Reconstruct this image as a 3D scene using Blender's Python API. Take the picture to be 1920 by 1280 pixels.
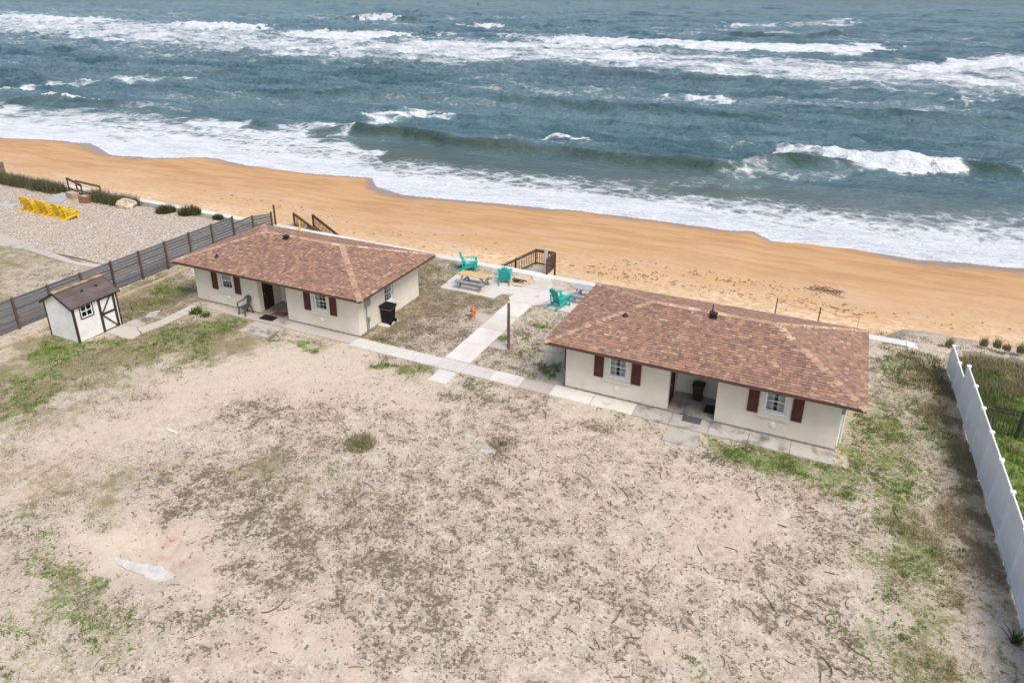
import bpy, math, random
import numpy as np
from mathutils import Matrix, Vector

for o in list(bpy.data.objects): bpy.data.objects.remove(o)
SC = bpy.context.scene
COL = SC.collection
rad = math.radians
rng = np.random.default_rng(7)
random.seed(7)

# ------------------------------------------------------------------ camera
# world frame: X along the house fronts, Y towards the sea, yard level z = 0
FPX, PITCH, ROLL, YAW, HCAM = 1350.73, 0.38318, 0.0044, 0.4345, 16.005
CXP, CYP = 960.0, 512.7
cp, sp, ca, sa = math.cos(PITCH), math.sin(PITCH), math.cos(YAW), math.sin(YAW)
RZ = np.array([[ca, -sa, 0], [sa, ca, 0], [0, 0, 1]])
_rt, _up, _fw = np.array([1, 0, 0.]), np.array([0, sp, cp]), np.array([0, cp, -sp])
RT = RZ @ (math.cos(ROLL) * _rt + math.sin(ROLL) * _up)
UP = RZ @ (-math.sin(ROLL) * _rt + math.cos(ROLL) * _up)
FW = RZ @ _fw
CAM = np.array([0, 0, HCAM])
cam = bpy.data.cameras.new('camera')
cam_ob = bpy.data.objects.new('camera', cam)
COL.objects.link(cam_ob)
cam.sensor_width = 36.0
cam.lens = FPX / 1920 * 36
cam.shift_x = 0.0
cam.shift_y = -(640.0 - CYP) / 1920.0
cam.clip_start = 0.5
cam.clip_end = 9000
M = Matrix.Identity(4)
for i in range(3):
    M[i][0], M[i][1], M[i][2], M[i][3] = RT[i], UP[i], -FW[i], CAM[i]
cam_ob.matrix_world = M
SC.camera = cam_ob

def G(x, y, z=0.0):
    """photo pixel -> point on the level plane z"""
    d = FW + ((x - CXP) / FPX) * RT - ((y - CYP) / FPX) * UP
    t = (z - HCAM) / d[2]
    return CAM + d * t

def PX(X, Y, Z):
    """world points -> photo pixels (arrays)"""
    dx, dy, dz = X - CAM[0], Y - CAM[1], Z - CAM[2]
    w = dx * FW[0] + dy * FW[1] + dz * FW[2]
    w = np.where(w < 1, 1, w)
    return (CXP + FPX * (dx * RT[0] + dy * RT[1] + dz * RT[2]) / w,
            CYP - FPX * (dx * UP[0] + dy * UP[1] + dz * UP[2]) / w)

# ------------------------------------------------------------------ light
SUN_AZ, SUN_EL = 120.0, 56.0
world = bpy.data.worlds.new('World')
SC.world = world
world.use_nodes = True
wn = world.node_tree.nodes
sky = wn.new('ShaderNodeTexSky')
sky.sky_type = 'NISHITA'
sky.sun_disc = False
sky.sun_elevation = rad(SUN_EL)
sky.sun_rotation = rad(SUN_AZ)
sky.air_density = 1.0
sky.dust_density = 3.5
sky.ozone_density = 1.0
wn['Background'].inputs[1].default_value = 0.125
world.node_tree.links.new(sky.outputs[0], wn['Background'].inputs[0])
sun = bpy.data.lights.new('sun', 'SUN')
sun.energy = 1.5
sun.angle = rad(26)
sun.color = (1.0, 0.965, 0.91)
sun_ob = bpy.data.objects.new('sun', sun)
COL.objects.link(sun_ob)
sd = Vector((math.sin(rad(SUN_AZ)) * math.cos(rad(SUN_EL)), math.cos(rad(SUN_AZ)) * math.cos(rad(SUN_EL)), math.sin(rad(SUN_EL))))
sun_ob.rotation_euler = sd.to_track_quat('Z', 'Y').to_euler()
sun_ob.location = (20, 20, 40)
SC.view_settings.view_transform = 'Standard'
SC.view_settings.look = 'None'
SC.view_settings.exposure = 0.67
SC.view_settings.gamma = 1.0
SC.cycles.use_denoising = True
SC.cycles.max_bounces = 5
SC.cycles.diffuse_bounces = 3
SC.cycles.transparent_max_bounces = 8

# ------------------------------------------------------------------ numpy noise
def _hash(ix, iy, seed):
    h = (ix.astype(np.int64) * 374761393 + iy.astype(np.int64) * 668265263 + seed * 974634211) & 0xffffffff
    h = ((h ^ (h >> 13)) * 1274126177) & 0xffffffff
    h = h ^ (h >> 16)
    return (h & 0xffff) / 65535.0

def vnoise(x, y, seed=0):
    ix, iy = np.floor(x), np.floor(y)
    fx, fy = x - ix, y - iy
    fx = fx * fx * fx * (fx * (fx * 6 - 15) + 10)
    fy = fy * fy * fy * (fy * (fy * 6 - 15) + 10)
    a, b = _hash(ix, iy, seed), _hash(ix + 1, iy, seed)
    c, d = _hash(ix, iy + 1, seed), _hash(ix + 1, iy + 1, seed)
    return (a + (b - a) * fx) * (1 - fy) + (c + (d - c) * fx) * fy

def fbm(x, y, oct=4, seed=0, gain=0.5):
    s, a, t = 0, 1.0, 0
    for i in range(oct):
        s = s + a * vnoise(x * 2 ** i + 17.3 * i, y * 2 ** i - 9.1 * i, seed + i)
        t += a
        a *= gain
    return s / t

def sstep(a, b, x):
    t = np.clip((x - a) / (b - a), 0, 1)
    return t * t * (3 - 2 * t)

def segdist(px, py, pts):
    """distance of points to a polyline"""
    d = np.full(px.shape, 1e9)
    for (x0, y0), (x1, y1) in zip(pts[:-1], pts[1:]):
        vx, vy = x1 - x0, y1 - y0
        L = vx * vx + vy * vy + 1e-9
        t = np.clip(((px - x0) * vx + (py - y0) * vy) / L, 0, 1)
        d = np.minimum(d, np.hypot(px - x0 - t * vx, py - y0 - t * vy))
    return d

# ------------------------------------------------------------------ node helpers
class NT:
    def __init__(s, name):
        s.m = bpy.data.materials.new(name)
        s.m.use_nodes = True
        s.t = s.m.node_tree
        s.b = s.t.nodes['Principled BSDF']
        s.out = s.t.nodes['Material Output']
        s._tc = None
    def n(s, t): return s.t.nodes.new(t)
    def l(s, a, b): s.t.links.new(a, b)
    def put(s, v, sock):
        if hasattr(v, 'is_output') or isinstance(v, bpy.types.NodeSocket): s.l(v, sock)
        else: sock.default_value = (tuple(v) + (1.0,) if isinstance(v, (tuple, list)) and len(v) == 3 and sock.type == 'RGBA' else v)
    def co(s, scale=(1, 1, 1), rot=0.0):
        if s._tc is None: s._tc = s.n('ShaderNodeTexCoord')
        if scale == (1, 1, 1) and not rot: return s._tc.outputs['Object']
        mp = s.n('ShaderNodeMapping')
        mp.inputs['Scale'].default_value = scale
        mp.inputs['Rotation'].default_value = (0, 0, rot)
        s.l(s._tc.outputs['Object'], mp.inputs['Vector'])
        return mp.outputs[0]
    def noise(s, scale, detail=5, rough=0.6, dist=0.0, co=None, col=False):
        k = s.n('ShaderNodeTexNoise')
        k.inputs['Scale'].default_value = scale
        k.inputs['Detail'].default_value = detail
        k.inputs['Roughness'].default_value = rough
        k.inputs['Distortion'].default_value = dist
        s.l(co if co is not None else s.co(), k.inputs['Vector'])
        return k.outputs['Color' if col else 'Fac']
    def voro(s, scale, feature='F1', co=None, out='Distance', rnd=1.0):
        k = s.n('ShaderNodeTexVoronoi')
        k.feature = feature
        k.inputs['Scale'].default_value = scale
        k.inputs['Randomness'].default_value = rnd
        s.l(co if co is not None else s.co(), k.inputs['Vector'])
        return k.outputs[out]
    def math(s, op, a, b=0.0, clamp=False):
        k = s.n('ShaderNodeMath')
        k.operation = op
        k.use_clamp = clamp
        s.put(a, k.inputs[0]); s.put(b, k.inputs[1])
        return k.outputs[0]
    def step(s, x, a, b, lo=0.0, hi=1.0):
        k = s.n('ShaderNodeMapRange')
        k.interpolation_type = 'SMOOTHSTEP'
        s.put(x, k.inputs[0]); s.put(a, k.inputs[1]); s.put(b, k.inputs[2])
        k.inputs[3].default_value = lo; k.inputs[4].default_value = hi
        return k.outputs[0]
    def mix(s, a, b, f, mode='MIX'):
        k = s.n('ShaderNodeMix')
        k.data_type = 'RGBA'
        k.blend_type = mode
        s.put(f, k.inputs[0]); s.put(a, k.inputs[6]); s.put(b, k.inputs[7])
        return k.outputs[2]
    def attr(s, name):
        k = s.n('ShaderNodeAttribute')
        k.attribute_name = name
        return k
    def sep(s, c):
        k = s.n('ShaderNodeSeparateColor')
        s.l(c, k.inputs[0])
        return k.outputs
    def bump(s, h, strength=0.3, dist=0.02, normal=None):
        k = s.n('ShaderNodeBump')
        k.inputs['Strength'].default_value = strength
        k.inputs['Distance'].default_value = dist
        s.l(h, k.inputs['Height'])
        if normal is not None: s.l(normal, k.inputs['Normal'])
        s.l(k.outputs[0], s.b.inputs['Normal'])
        return k.outputs[0]
    def done(s, color=None, rough=0.8, spec=0.3, metal=0.0):
        if color is not None: s.put(color, s.b.inputs['Base Color'])
        s.put(rough, s.b.inputs['Roughness'])
        s.b.inputs['Specular IOR Level'].default_value = spec
        s.b.inputs['Metallic'].default_value = metal
        return s.m

def simple(name, c, rough=0.7, var=0.15, scale=6.0, bump=0.0, spec=0.3, metal=0.0, dirt=None, stretch=(1, 1, 1)):
    """one colour with uneven tone, fine grain and optional dirt blotches"""
    k = NT(name)
    co = k.co(stretch)
    a = k.noise(scale, 6, 0.65, co=co)
    lo = tuple(v * (1 - var) for v in c); hi = tuple(min(v * (1 + var), 1) for v in c)
    col = k.mix(lo, hi, k.step(a, 0.3, 0.7))
    if dirt:
        col = k.mix(col, dirt[0], k.math('MULTIPLY', k.step(k.noise(dirt[1], 7, 0.7), dirt[2], dirt[2] + 0.2), dirt[3]))
    if bump: k.bump(k.noise(scale * 6, 5, 0.6, co=co), bump, 0.01)
    return k.done(col, rough, spec, metal)

# ------------------------------------------------------------------ mesh helpers
def fast_mesh(name, V, F, mat, attrs=None, smooth=False, parent=None, kind=None):
    """V (n,3) array, F (m,k) int array, attrs: {name: (n,4) point colours}"""
    me = bpy.data.meshes.new(name)
    V = np.asarray(V, np.float32); F = np.asarray(F, np.int32)
    n, m, k = len(V), len(F), F.shape[1]
    me.vertices.add(n); me.loops.add(m * k); me.polygons.add(m)
    me.vertices.foreach_set('co', V.ravel())
    me.loops.foreach_set('vertex_index', F.ravel())
    me.polygons.foreach_set('loop_start', np.arange(0, m * k, k, dtype=np.int32))
    me.polygons.foreach_set('loop_total', np.full(m, k, np.int32))
    if smooth: me.polygons.foreach_set('use_smooth', np.ones(m, bool))
    for an, arr in (attrs or {}).items():
        at = me.color_attributes.new(an, 'FLOAT_COLOR', 'POINT')
        at.data.foreach_set('color', np.asarray(arr, np.float32).ravel())
    me.update(calc_edges=True)
    me.materials.append(mat)
    o = bpy.data.objects.new(name, me)
    COL.objects.link(o)
    if parent is not None: o.parent = parent
    if kind: o['kind'] = kind
    return o

def grid_faces(nx, ny):
    i = np.arange(nx - 1)[:, None] * ny + np.arange(ny - 1)[None, :]
    i = i.ravel()
    return np.stack([i, i + ny, i + ny + 1, i + 1], 1)

def rgba(r, g, b): return np.stack([r, g, b, np.ones_like(r)], -1).reshape(-1, 4)

def tag(o, label, cat, group=None):
    o['label'] = label; o['category'] = cat
    if group: o['group'] = group
    return o

def empty(name, loc=(0, 0, 0), rz=0.0, parent=None):
    o = bpy.data.objects.new(name, None)
    COL.objects.link(o)
    o.location = loc; o.rotation_euler = (0, 0, rz)
    o.empty_display_size = 0.2
    if parent is not None: o.parent = parent
    return o

class MB:
    """collects polygons (with a colour each); build() links them as ONE mesh object"""
    def __init__(s): s.v, s.f, s.c = [], [], []
    def poly(s, pts, c=None):
        i = len(s.v); s.v += [tuple(q) for q in pts]; s.f.append(list(range(i, i + len(pts)))); s.c.append(c)
    def box(s, x0, x1, y0, y1, z0, z1, M=None, c=None):
        P = [(x0, y0, z0), (x1, y0, z0), (x1, y1, z0), (x0, y1, z0), (x0, y0, z1), (x1, y0, z1), (x1, y1, z1), (x0, y1, z1)]
        if M is not None: P = [tuple(M @ Vector(q)) for q in P]
        i = len(s.v); s.v += P
        for q in ((0, 3, 2, 1), (4, 5, 6, 7), (0, 1, 5, 4), (1, 2, 6, 5), (2, 3, 7, 6), (3, 0, 4, 7)):
            s.f.append([i + j for j in q]); s.c.append(c)
        return s
    def bar(s, a, b, w, t, up=(0, 0, 1), c=None):
        """square bar from a to b; w across, t along 'up'"""
        a, b = Vector(a), Vector(b)
        d = (b - a); L = d.length; d.normalize()
        x = d.cross(Vector(up))
        if x.length < 1e-4: x = d.cross(Vector((1, 0, 0)))
        x.normalize(); u = x.cross(d)
        M = Matrix.Translation(a) @ Matrix((x, d, u)).transposed().to_4x4()
        return s.box(-w / 2, w / 2, 0, L, -t / 2, t / 2, M, c)
    def cyl(s, a, b, r0, r1=None, n=10, cap=True, c=None):
        a, b = Vector(a), Vector(b); r1 = r0 if r1 is None else r1
        d = (b - a).normalized()
        x = d.cross(Vector((0, 0, 1)))
        if x.length < 1e-3: x = Vector((1, 0, 0))
        x.normalize(); y = d.cross(x)
        i = len(s.v)
        for p, r in ((a, r0), (b, r1)):
            for k in range(n):
                t = 2 * math.pi * k / n
                s.v.append(tuple(p + x * (r * math.cos(t)) + y * (r * math.sin(t))))
        for k in range(n):
            s.f.append([i + k, i + (k + 1) % n, i + n + (k + 1) % n, i + n + k]); s.c.append(c)
        if cap:
            s.f.append([i + k for k in reversed(range(n))]); s.c.append(c)
            s.f.append([i + n + k for k in range(n)]); s.c.append(c)
        return s
    def lathe(s, prof, n=14, o=(0, 0, 0), c=None):
        i = len(s.v)
        for r, z in prof:
            for k in range(n):
                t = 2 * math.pi * k / n
                s.v.append((o[0] + r * math.cos(t), o[1] + r * math.sin(t), o[2] + z))
        for j in range(len(prof) - 1):
            for k in range(n):
                s.f.append([i + j * n + k, i + j * n + (k + 1) % n, i + (j + 1) * n + (k + 1) % n, i + (j + 1) * n + k]); s.c.append(c)
        s.f.append([i + k for k in reversed(range(n))]); s.c.append(c)
        e = i + (len(prof) - 1) * n
        s.f.append([e + k for k in range(n)]); s.c.append(c)
        return s
    def prism(s, pts, z0, z1, c=None):
        """vertical prism over a counter-clockwise outline"""
        n = len(pts); i = len(s.v)
        ar = sum(pts[k][0] * pts[(k + 1) % n][1] - pts[(k + 1) % n][0] * pts[k][1] for k in range(n))
        if ar < 0: pts = pts[::-1]
        s.v += [(x, y, z0) for x, y in pts] + [(x, y, z1) for x, y in pts]
        s.f.append([i + k for k in reversed(range(n))]); s.c.append(c)
        s.f.append([i + n + k for k in range(n)]); s.c.append(c)
        for k in range(n):
            s.f.append([i + k, i + (k + 1) % n, i + n + (k + 1) % n, i + n + k]); s.c.append(c)
        return s
    def build(s, name, mat, parent=None, loc=None, smooth=False, bevel=0.0, kind=None):
        me = bpy.data.meshes.new(name)
        me.from_pydata(s.v, [], s.f)
        if any(c is not None for c in s.c):
            at = me.color_attributes.new('tint', 'FLOAT_COLOR', 'CORNER')
            buf = []
            for f, c in zip(s.f, s.c): buf += list((c or (1, 1, 1)) + (1.0,)) * len(f)
            at.data.foreach_set('color', buf)
        if smooth:
            me.polygons.foreach_set('use_smooth', [True] * len(me.polygons))
        me.materials.append(mat)
        me.update()
        o = bpy.data.objects.new(name, me)
        COL.objects.link(o)
        if smooth:
            try: me.set_sharp_from_angle(angle=rad(40))
            except Exception: pass
        if bevel:
            b = o.modifiers.new('bevel', 'BEVEL'); b.width = bevel; b.segments = 1; b.limit_method = 'ANGLE'
        if parent is not None: o.parent = parent
        if loc is not None: o.location = loc
        if kind: o['kind'] = kind
        return o

def copy_tree(o, parent=None):
    c = o.copy(); COL.objects.link(c); c.parent = parent
    for ch in o.children: copy_tree(ch, c)
    return c
# ================================================================== TERRAIN
SEA_Z = -4.0
SHORE = [G(x, y, -3.7)[:2] for x, y in [(0, 259), (90, 262), (170, 270), (210, 291), (285, 296), (388, 295), (460, 310), (565, 325),
    (695, 334), (705, 350), (750, 365), (950, 384), (1085, 395), (1200, 410), (1340, 429), (1410, 434), (1445, 452), (1555, 462), (1710, 485), (1920, 504)]]
SHORE = [(-400., 60.), (-160., 60.5)] + [tuple(q) for q in SHORE] + [(40., 61.0), (200., 60.)]
_sx = np.array([q[0] for q in SHORE]); _sy = np.array([q[1] for q in SHORE])
def shore(X): return np.interp(X, _sx, _sy) + 0.5 * (fbm(X * 0.5, X * 0 + 3, 3, 5) - 0.5)

WALL_Y = 36.3        # inner edge of the sea wall cap
def wall_y(X): return WALL_Y - 0.026 * (X + 18.0) * 0.9
def beach_z(X, Y):
    S = shore(X)
    t = np.clip((Y - 36.5) / (S - 36.5), 0, 3)
    z = -1.55 - 2.15 * t ** 0.9
    z = z + 0.10 * (fbm(X * 0.22, Y * 0.35, 4, 21) - 0.5) * sstep(1.0, 0.85, t)
    z = z + 0.07 * (fbm(X * 1.3, Y * 1.6, 3, 31) - 0.5) * sstep(0.62, 0.3, t)
    return z

# ---- zones of the yard, traced as strokes in the photograph and laid on the ground
ZG = [  # green: polyline, half width in photo pixels, strength
 ([(0, 745), (70, 715), (150, 690), (260, 660), (390, 625)], 30, .36), ([(60, 668), (150, 655)], 16, .7), ([(85, 640), (110, 660)], 10, .9),
 ([(20, 700), (120, 690)], 14, .6), ([(0, 790), (90, 740)], 18, .5), ([(120, 640), (220, 640), (330, 600)], 10, .6), ([(1640, 930), (1660, 990)], 20, .5), ([(1590, 905), (1560, 930)], 16, .5), ([(1650, 1050), (1690, 1090)], 18, .5), ([(1600, 1200), (1650, 1250)], 20, .4), ([(100, 1010), (60, 1060)], 20, .35), ([(200, 1140), (260, 1200)], 24, .35), ([(380, 1200), (420, 1240)], 20, .2), ([(300, 620), (450, 605)], 15, .5), ([(500, 628), (600, 645)], 5, .9), ([(690, 690), (800, 692)], 7, .75),
 ([(690, 630), (745, 640)], 8, .7), ([(280, 560), (300, 545), (345, 545)], 14, .55), ([(230, 600), (300, 565)], 8, .5),
 ([(640, 640), (700, 655)], 4, .6), ([(1350, 830), (1420, 850), (1500, 870), (1600, 890)], 20, .8), ([(1540, 890), (1640, 870)], 22, .75), ([(1330, 822), (1345, 835)], 10, .8),
 ([(1590, 820), (1620, 850)], 20, .7), ([(1610, 780), (1680, 800)], 14, .45), ([(1690, 690), (1780, 700)], 16, .55), ([(1650, 655), (1680, 700)], 14, .6), ([(1780, 740), (1800, 800)], 10, .35),
 ([(1740, 790), (1780, 860), (1800, 900)], 20, .55), ([(1680, 950), (1750, 1000)], 30, .42), ([(1700, 1100), (1710, 1140), (1780, 1190)], 20, .55),
 ([(1700, 1150), (1760, 1220), (1800, 1280)], 22, .5), ([(1860, 1180), (1880, 1230), (1910, 1275)], 16, .5), ([(1800, 1140), (1830, 1100)], 12, .45),
 ([(60, 1080), (110, 1100), (200, 1090)], 24, .5), ([(130, 1120), (170, 1180)], 22, .55), ([(30, 1150), (80, 1200)], 20, .4), ([(40, 1250), (60, 1260)], 14, .6),
 ([(240, 900), (250, 905)], 18, .3), ([(180, 955), (200, 965)], 12, .5), ([(560, 880), (640, 880)], 16, .25), ([(60, 945), (70, 950)], 6, .8),
 ([(1020, 690), (1045, 700)], 9, .9), ([(985, 660), (1050, 640)], 14, .4), ([(930, 640), (945, 640)], 5, .9), ([(1010, 605), (1025, 610)], 6, .8), ([(965, 692), (1000, 708)], 6, .6),
 ([(850, 710), (960, 735)], 10, .35), ([(1640, 1135), (1640, 1136)], 12, .7), ([(1305, 1275), (1320, 1278)], 10, .8), ([(1560, 1140), (1570, 1145)], 6, .8), ([(1200, 770), (1160, 790)], 6, .3),
 ([(1700, 1060), (1730, 1085)], 10, .6), ([(1650, 790), (1700, 1000), (1720, 1270)], 66, .50), ([(1780, 780), (1800, 880)], 24, .5), ([(1740, 900), (1790, 1040)], 24, .4), ([(1690, 670), (1720, 760)], 30, .45), ([(1480, 900), (1620, 910)], 12, .4),
]
ZO = [  # olive: old mossy turf
 ([(0, 760), (120, 700), (300, 650), (450, 625)], 48, .9), ([(0, 800), (150, 770), (250, 725)], 40, .5), ([(0, 850), (120, 905)], 40, .5), ([(80, 930), (260, 880)], 48, .5), ([(100, 1060), (220, 1180)], 60, .45), ([(600, 870), (700, 930)], 40, .4), ([(0, 690), (130, 650)], 25, .75), ([(240, 560), (340, 530)], 36, .95), ([(30, 640), (140, 650)], 22, .7), ([(120, 910), (220, 930)], 50, .55), ([(470, 880), (560, 910)], 38, .6), ([(150, 860), (320, 880)], 30, .35),
 ([(600, 950), (760, 960)], 40, .35), ([(560, 990), (660, 1010)], 30, .35), ([(690, 690), (810, 700)], 12, .6), ([(720, 600), (800, 560), (840, 560)], 50, .55), ([(770, 640), (860, 640)], 24, .3), ([(890, 570), (950, 560)], 20, .55),
 ([(800, 500), (830, 500)], 34, .6), ([(1690, 700), (1760, 720)], 40, .6), ([(1650, 900), (1700, 800)], 50, .4), ([(1400, 880), (1600, 920)], 26, .5), ([(0, 1050), (150, 1150), (120, 1280)], 60, .35), ([(1000, 800), (940, 830)], 30, .15),
 ([(480, 600), (620, 640)], 8, .5), ([(1650, 790), (1720, 1000), (1740, 1270)], 70, .45), ([(1700, 1200), (1800, 1250)], 50, .4), ([(1600, 1000), (1700, 1150)], 40, .3),
]
ZD = [  # grey-brown dead thatch and crumbs
 ([(430, 760), (560, 770), (600, 760)], 34, .62), ([(480, 800), (620, 830)], 26, .5), ([(330, 930), (420, 920), (500, 900)], 60, .66), ([(380, 980), (640, 1010)], 70, .6), ([(700, 1000), (800, 1100)], 110, .6), ([(500, 1100), (800, 1200)], 90, .45),
 ([(900, 950), (1000, 1100)], 90, .4), ([(1000, 1000), (1300, 1200)], 110, .35), ([(0, 1000), (120, 1040)], 70, .4), ([(160, 1100), (360, 1180)], 70, .35), ([(940, 820), (960, 900), (920, 940)], 30, .55), ([(1440, 1080), (1560, 1020)], 60, .45), ([(1480, 1150), (1640, 1250)], 70, .45),
 ([(850, 720), (1000, 760)], 22, .55), ([(1080, 790), (1250, 800)], 16, .5), ([(700, 620), (860, 560)], 80, .85), ([(720, 590), (800, 520)], 60, .8), ([(880, 560), (950, 560)], 26, .8), ([(990, 580), (1040, 620)], 30, .5), ([(740, 640), (860, 640)], 30, .6), ([(900, 690), (1000, 640)], 40, .5), ([(620, 690), (600, 685)], 16, .6), ([(1340, 840), (1480, 880)], 30, .5),
 ([(1640, 700), (1680, 820)], 40, .5), ([(1620, 850), (1680, 900)], 40, .45), ([(1500, 960), (1640, 1000)], 50, .4), ([(1380, 900), (1440, 900)], 20, .4), ([(660, 900), (860, 900)], 60, .35), ([(250, 740), (400, 700)], 20, .3), ([(230, 590), (330, 560)], 34, .85),
 ([(330, 1090), (420, 1010)], 10, .5), ([(380, 1030), (470, 940)], 9, .9), ([(355, 1030), (370, 1060)], 6, 1.), ([(1000, 870), (1400, 900)], 60, .3), ([(700, 780), (900, 800)], 40, .3),
]
ZS = [  # straw by the white fence
 ([(1770, 720), (1800, 790), (1830, 900), (1868, 1040), (1905, 1180)], 44, .95), ([(1760, 800), (1790, 960), (1840, 1120)], 40, .6), ([(1720, 1000), (1780, 1150), (1790, 1280)], 50, .5), ([(1745, 720), (1770, 760)], 22, .5), ([(0, 1280), (1, 1281)], 1, 0.),
]
ZB = [  # swept bare sand
 ([(330, 720), (520, 690), (680, 680)], 48, .9), ([(150, 800), (320, 760)], 34, .7), ([(0, 880), (60, 900)], 34, .8), ([(190, 1012), (290, 1045), (360, 1055)], 54, 1.2), ([(470, 1130), (560, 1180), (640, 1240)], 26, .8),
 ([(700, 720), (800, 740)], 30, .5), ([(0, 620), (70, 590)], 5, 1.), ([(1060, 760), (1240, 800)], 10, .5), ([(1250, 930), (1400, 960)], 40, .3), ([(1280, 1000), (1300, 1060)], 16, .7), ([(1250, 1230), (1320, 1260)], 26, .6), ([(1030, 650), (1055, 700)], 14, .7), ([(0, 650), (40, 628), (130, 590), (330, 510)], 6, .9),
 ([(1830, 1180), (1840, 1180)], 16, .9), ([(1880, 1220), (1920, 1260)], 18, .8),
]
ZP = [ ([(300, 1025), (365, 1035)], 28, 1.1), ([(250, 1010), (320, 1020)], 14, .6), ([(600, 1200), (640, 1230)], 14, .7), ([(1230, 1020), (1300, 1000)], 30, .5), ([(0, 890), (40, 900)], 22, .6), ([(630, 740), (640, 745)], 25, .3), ([(960, 600), (1000, 620)], 14, .4), ([(1300, 1240), (1310, 1245)], 20, .5), ([(940, 840), (900, 830)], 20, .2)]

def zone(px, py, strokes, soft=1.0):
    s = np.zeros(px.shape)
    for pts, w, a in strokes:
        x0, x1 = min(q[0] for q in pts) - 3 * w, max(q[0] for q in pts) + 3 * w
        y0, y1 = min(q[1] for q in pts) - 3 * w, max(q[1] for q in pts) + 3 * w
        m = (px > x0) & (px < x1) & (py > y0) & (py < y1)
        if not m.any(): continue
        d = segdist(px[m], py[m], pts)
        s[m] = np.maximum(s[m], a * np.exp(-(d / w) ** 2 * 0.8))
    return s

def zones_at(X, Y):
    """all ground zones at world points, edges broken up by noise"""
    wx = (fbm(X * 0.9, Y * 0.9, 4, 41) - .5) * 2.2; wy = (fbm(X * 0.9 + 40, Y * 0.9, 4, 43) - .5) * 2.2
    px, py = PX(X + wx, Y + wy, np.zeros_like(X))
    inyard = (X > -36.5) & (X < 7)
    z = [zone(px, py, q) * inyard for q in (ZG, ZO, ZD, ZS, ZB, ZP)]
    for i in range(4): z[i] = z[i] * (.45 + 1.1 * fbm(X * 1.1 + 5 * i, Y * 1.1, 4, 45 + i))
    # beyond the frame: the same mixed ground goes on
    off = (py > 1290) | (px > 1960) | (px < -40)
    f = fbm(X * 0.25, Y * 0.25, 4, 51)
    z[2] = np.where(off & inyard, 0.5 * f, z[2]); z[1] = np.where(off & inyard, 0.5 * (1 - f), z[1])
    # right-hand neighbour: lush lawn, scrub to the sea; left-hand neighbour: worn lawn
    rn = (X >= 6.6)
    z[0] = np.where(rn, np.where(Y < 34, 1.0, .45), z[0]); z[1] = np.where(rn, .7, z[1])
    ln = (X < -35.9)
    z[1] = np.where(ln, 1.1 * fbm(X * 0.5, Y * 0.5, 3, 77), z[1]); z[2] = np.where(ln, .5 * f + .1, z[2])
    return z

def axis(a, b, c, d, st, n):
    return np.concatenate([a + (b - a) * (1 - np.linspace(1, 0, n, endpoint=False) ** 2), np.arange(b, c, st), c + (d - c) * np.linspace(0, 1, n) ** 2])
xs = axis(-220, -37.5, 10.5, 220, 0.14, 34)
ys = np.concatenate([3 - 240 * np.linspace(1, 0, 20, endpoint=False) ** 2, np.arange(3, 36.6, 0.14)])
X, Y = np.meshgrid(xs, ys, indexing='ij')
zz = zones_at(X, Y)
Z = 0.07 * (fbm(X * 0.5, Y * 0.5, 4, 3) - .5) + 0.06 * (fbm(X * 3.1, Y * 3.1, 4, 9, .6) - .5) - 0.02
_pc = G(285, 1045)
pit = np.exp(-((((X - _pc[0]) / 1.45) ** 2 + ((Y - _pc[1]) / 0.95) ** 2) ** 2))
Z -= 0.20 * pit
Z = np.where(Y > WALL_Y - 0.3 - 0.026 * (X + 18), np.minimum(Z, -0.02), Z)
fin = (X > -37.4) & (X < 10.4) & (Y > 3)
Z = np.where(fin, Z, -0.03)

k = NT('sandy_yard')
za, zb = k.sep(k.attr('zone_a').outputs['Color']), k.sep(k.attr('zone_b').outputs['Color'])
n_big, n_mid, n_fine, n_grain = k.noise(0.35, 5, .55), k.noise(2.2, 7, .62, .3), k.noise(6.0, 6, .62, .3), k.noise(60, 4, .6)
n_c, n_d = k.noise(4.6, 6, .62, .5, co=k.co((1, 1.15, 1), 1.1)), k.noise(19, 5, .66)
n_e = k.noise(10, 6, .66, .5, co=k.co((1, 1, 1), .6))
sand = k.mix((.375, .305, .23), (.60, .515, .41), k.step(k.math('ADD', k.math('MULTIPLY', n_mid, .35), k.math('MULTIPLY', n_fine, .65)), .38, .60))
sand = k.mix(sand, (.50, .395, .315), k.step(n_big, .45, .75, 0, .4))
sand = k.mix(sand, (.70, .64, .56), k.step(n_e, .55, .68, 0, .8))
bare = k.mix((.52, .425, .325), (.62, .525, .42), n_fine)
sand = k.mix(sand, bare, k.math('MULTIPLY', zb[0], .85, True))
sand = k.mix(sand, (.48, .345, .27), k.math('MULTIPLY', zb[1], k.step(n_mid, .35, .6)))
def cover(base, col, amt, nz, lo, span, soft, cap=1.0):
    """patches of `col` whose share grows with amt"""
    thr = k.math('SUBTRACT', lo, k.math('MULTIPLY', amt, span))
    f = k.math('MULTIPLY', k.step(nz, thr, k.math('ADD', thr, soft)), cap)
    return k.mix(base, col, f), f
live = k.math('SUBTRACT', 1.0, k.math('MULTIPLY', zb[0], .8))
mixn = k.math('ADD', k.math('MULTIPLY', n_fine, .45), k.math('MULTIPLY', n_e, .55))
clus = k.noise(1.5, 6, .6, .6)
amt_d = k.math('MULTIPLY', k.math('ADD', k.math('MULTIPLY', za[2], .88), k.step(clus, .34, .68, -.08, .50)), live)
thatch = k.mix((.185, .142, .096), (.42, .34, .25), k.step(n_d, .3, .7))
c0, f0 = cover(sand, thatch, amt_d, k.math('ADD', k.math('MULTIPLY', n_c, .5), k.math('MULTIPLY', n_d, .5)), .58, .18, .13, .86)
crumbs = k.mix((.072, .056, .039), (.20, .155, .105), n_d)
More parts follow.
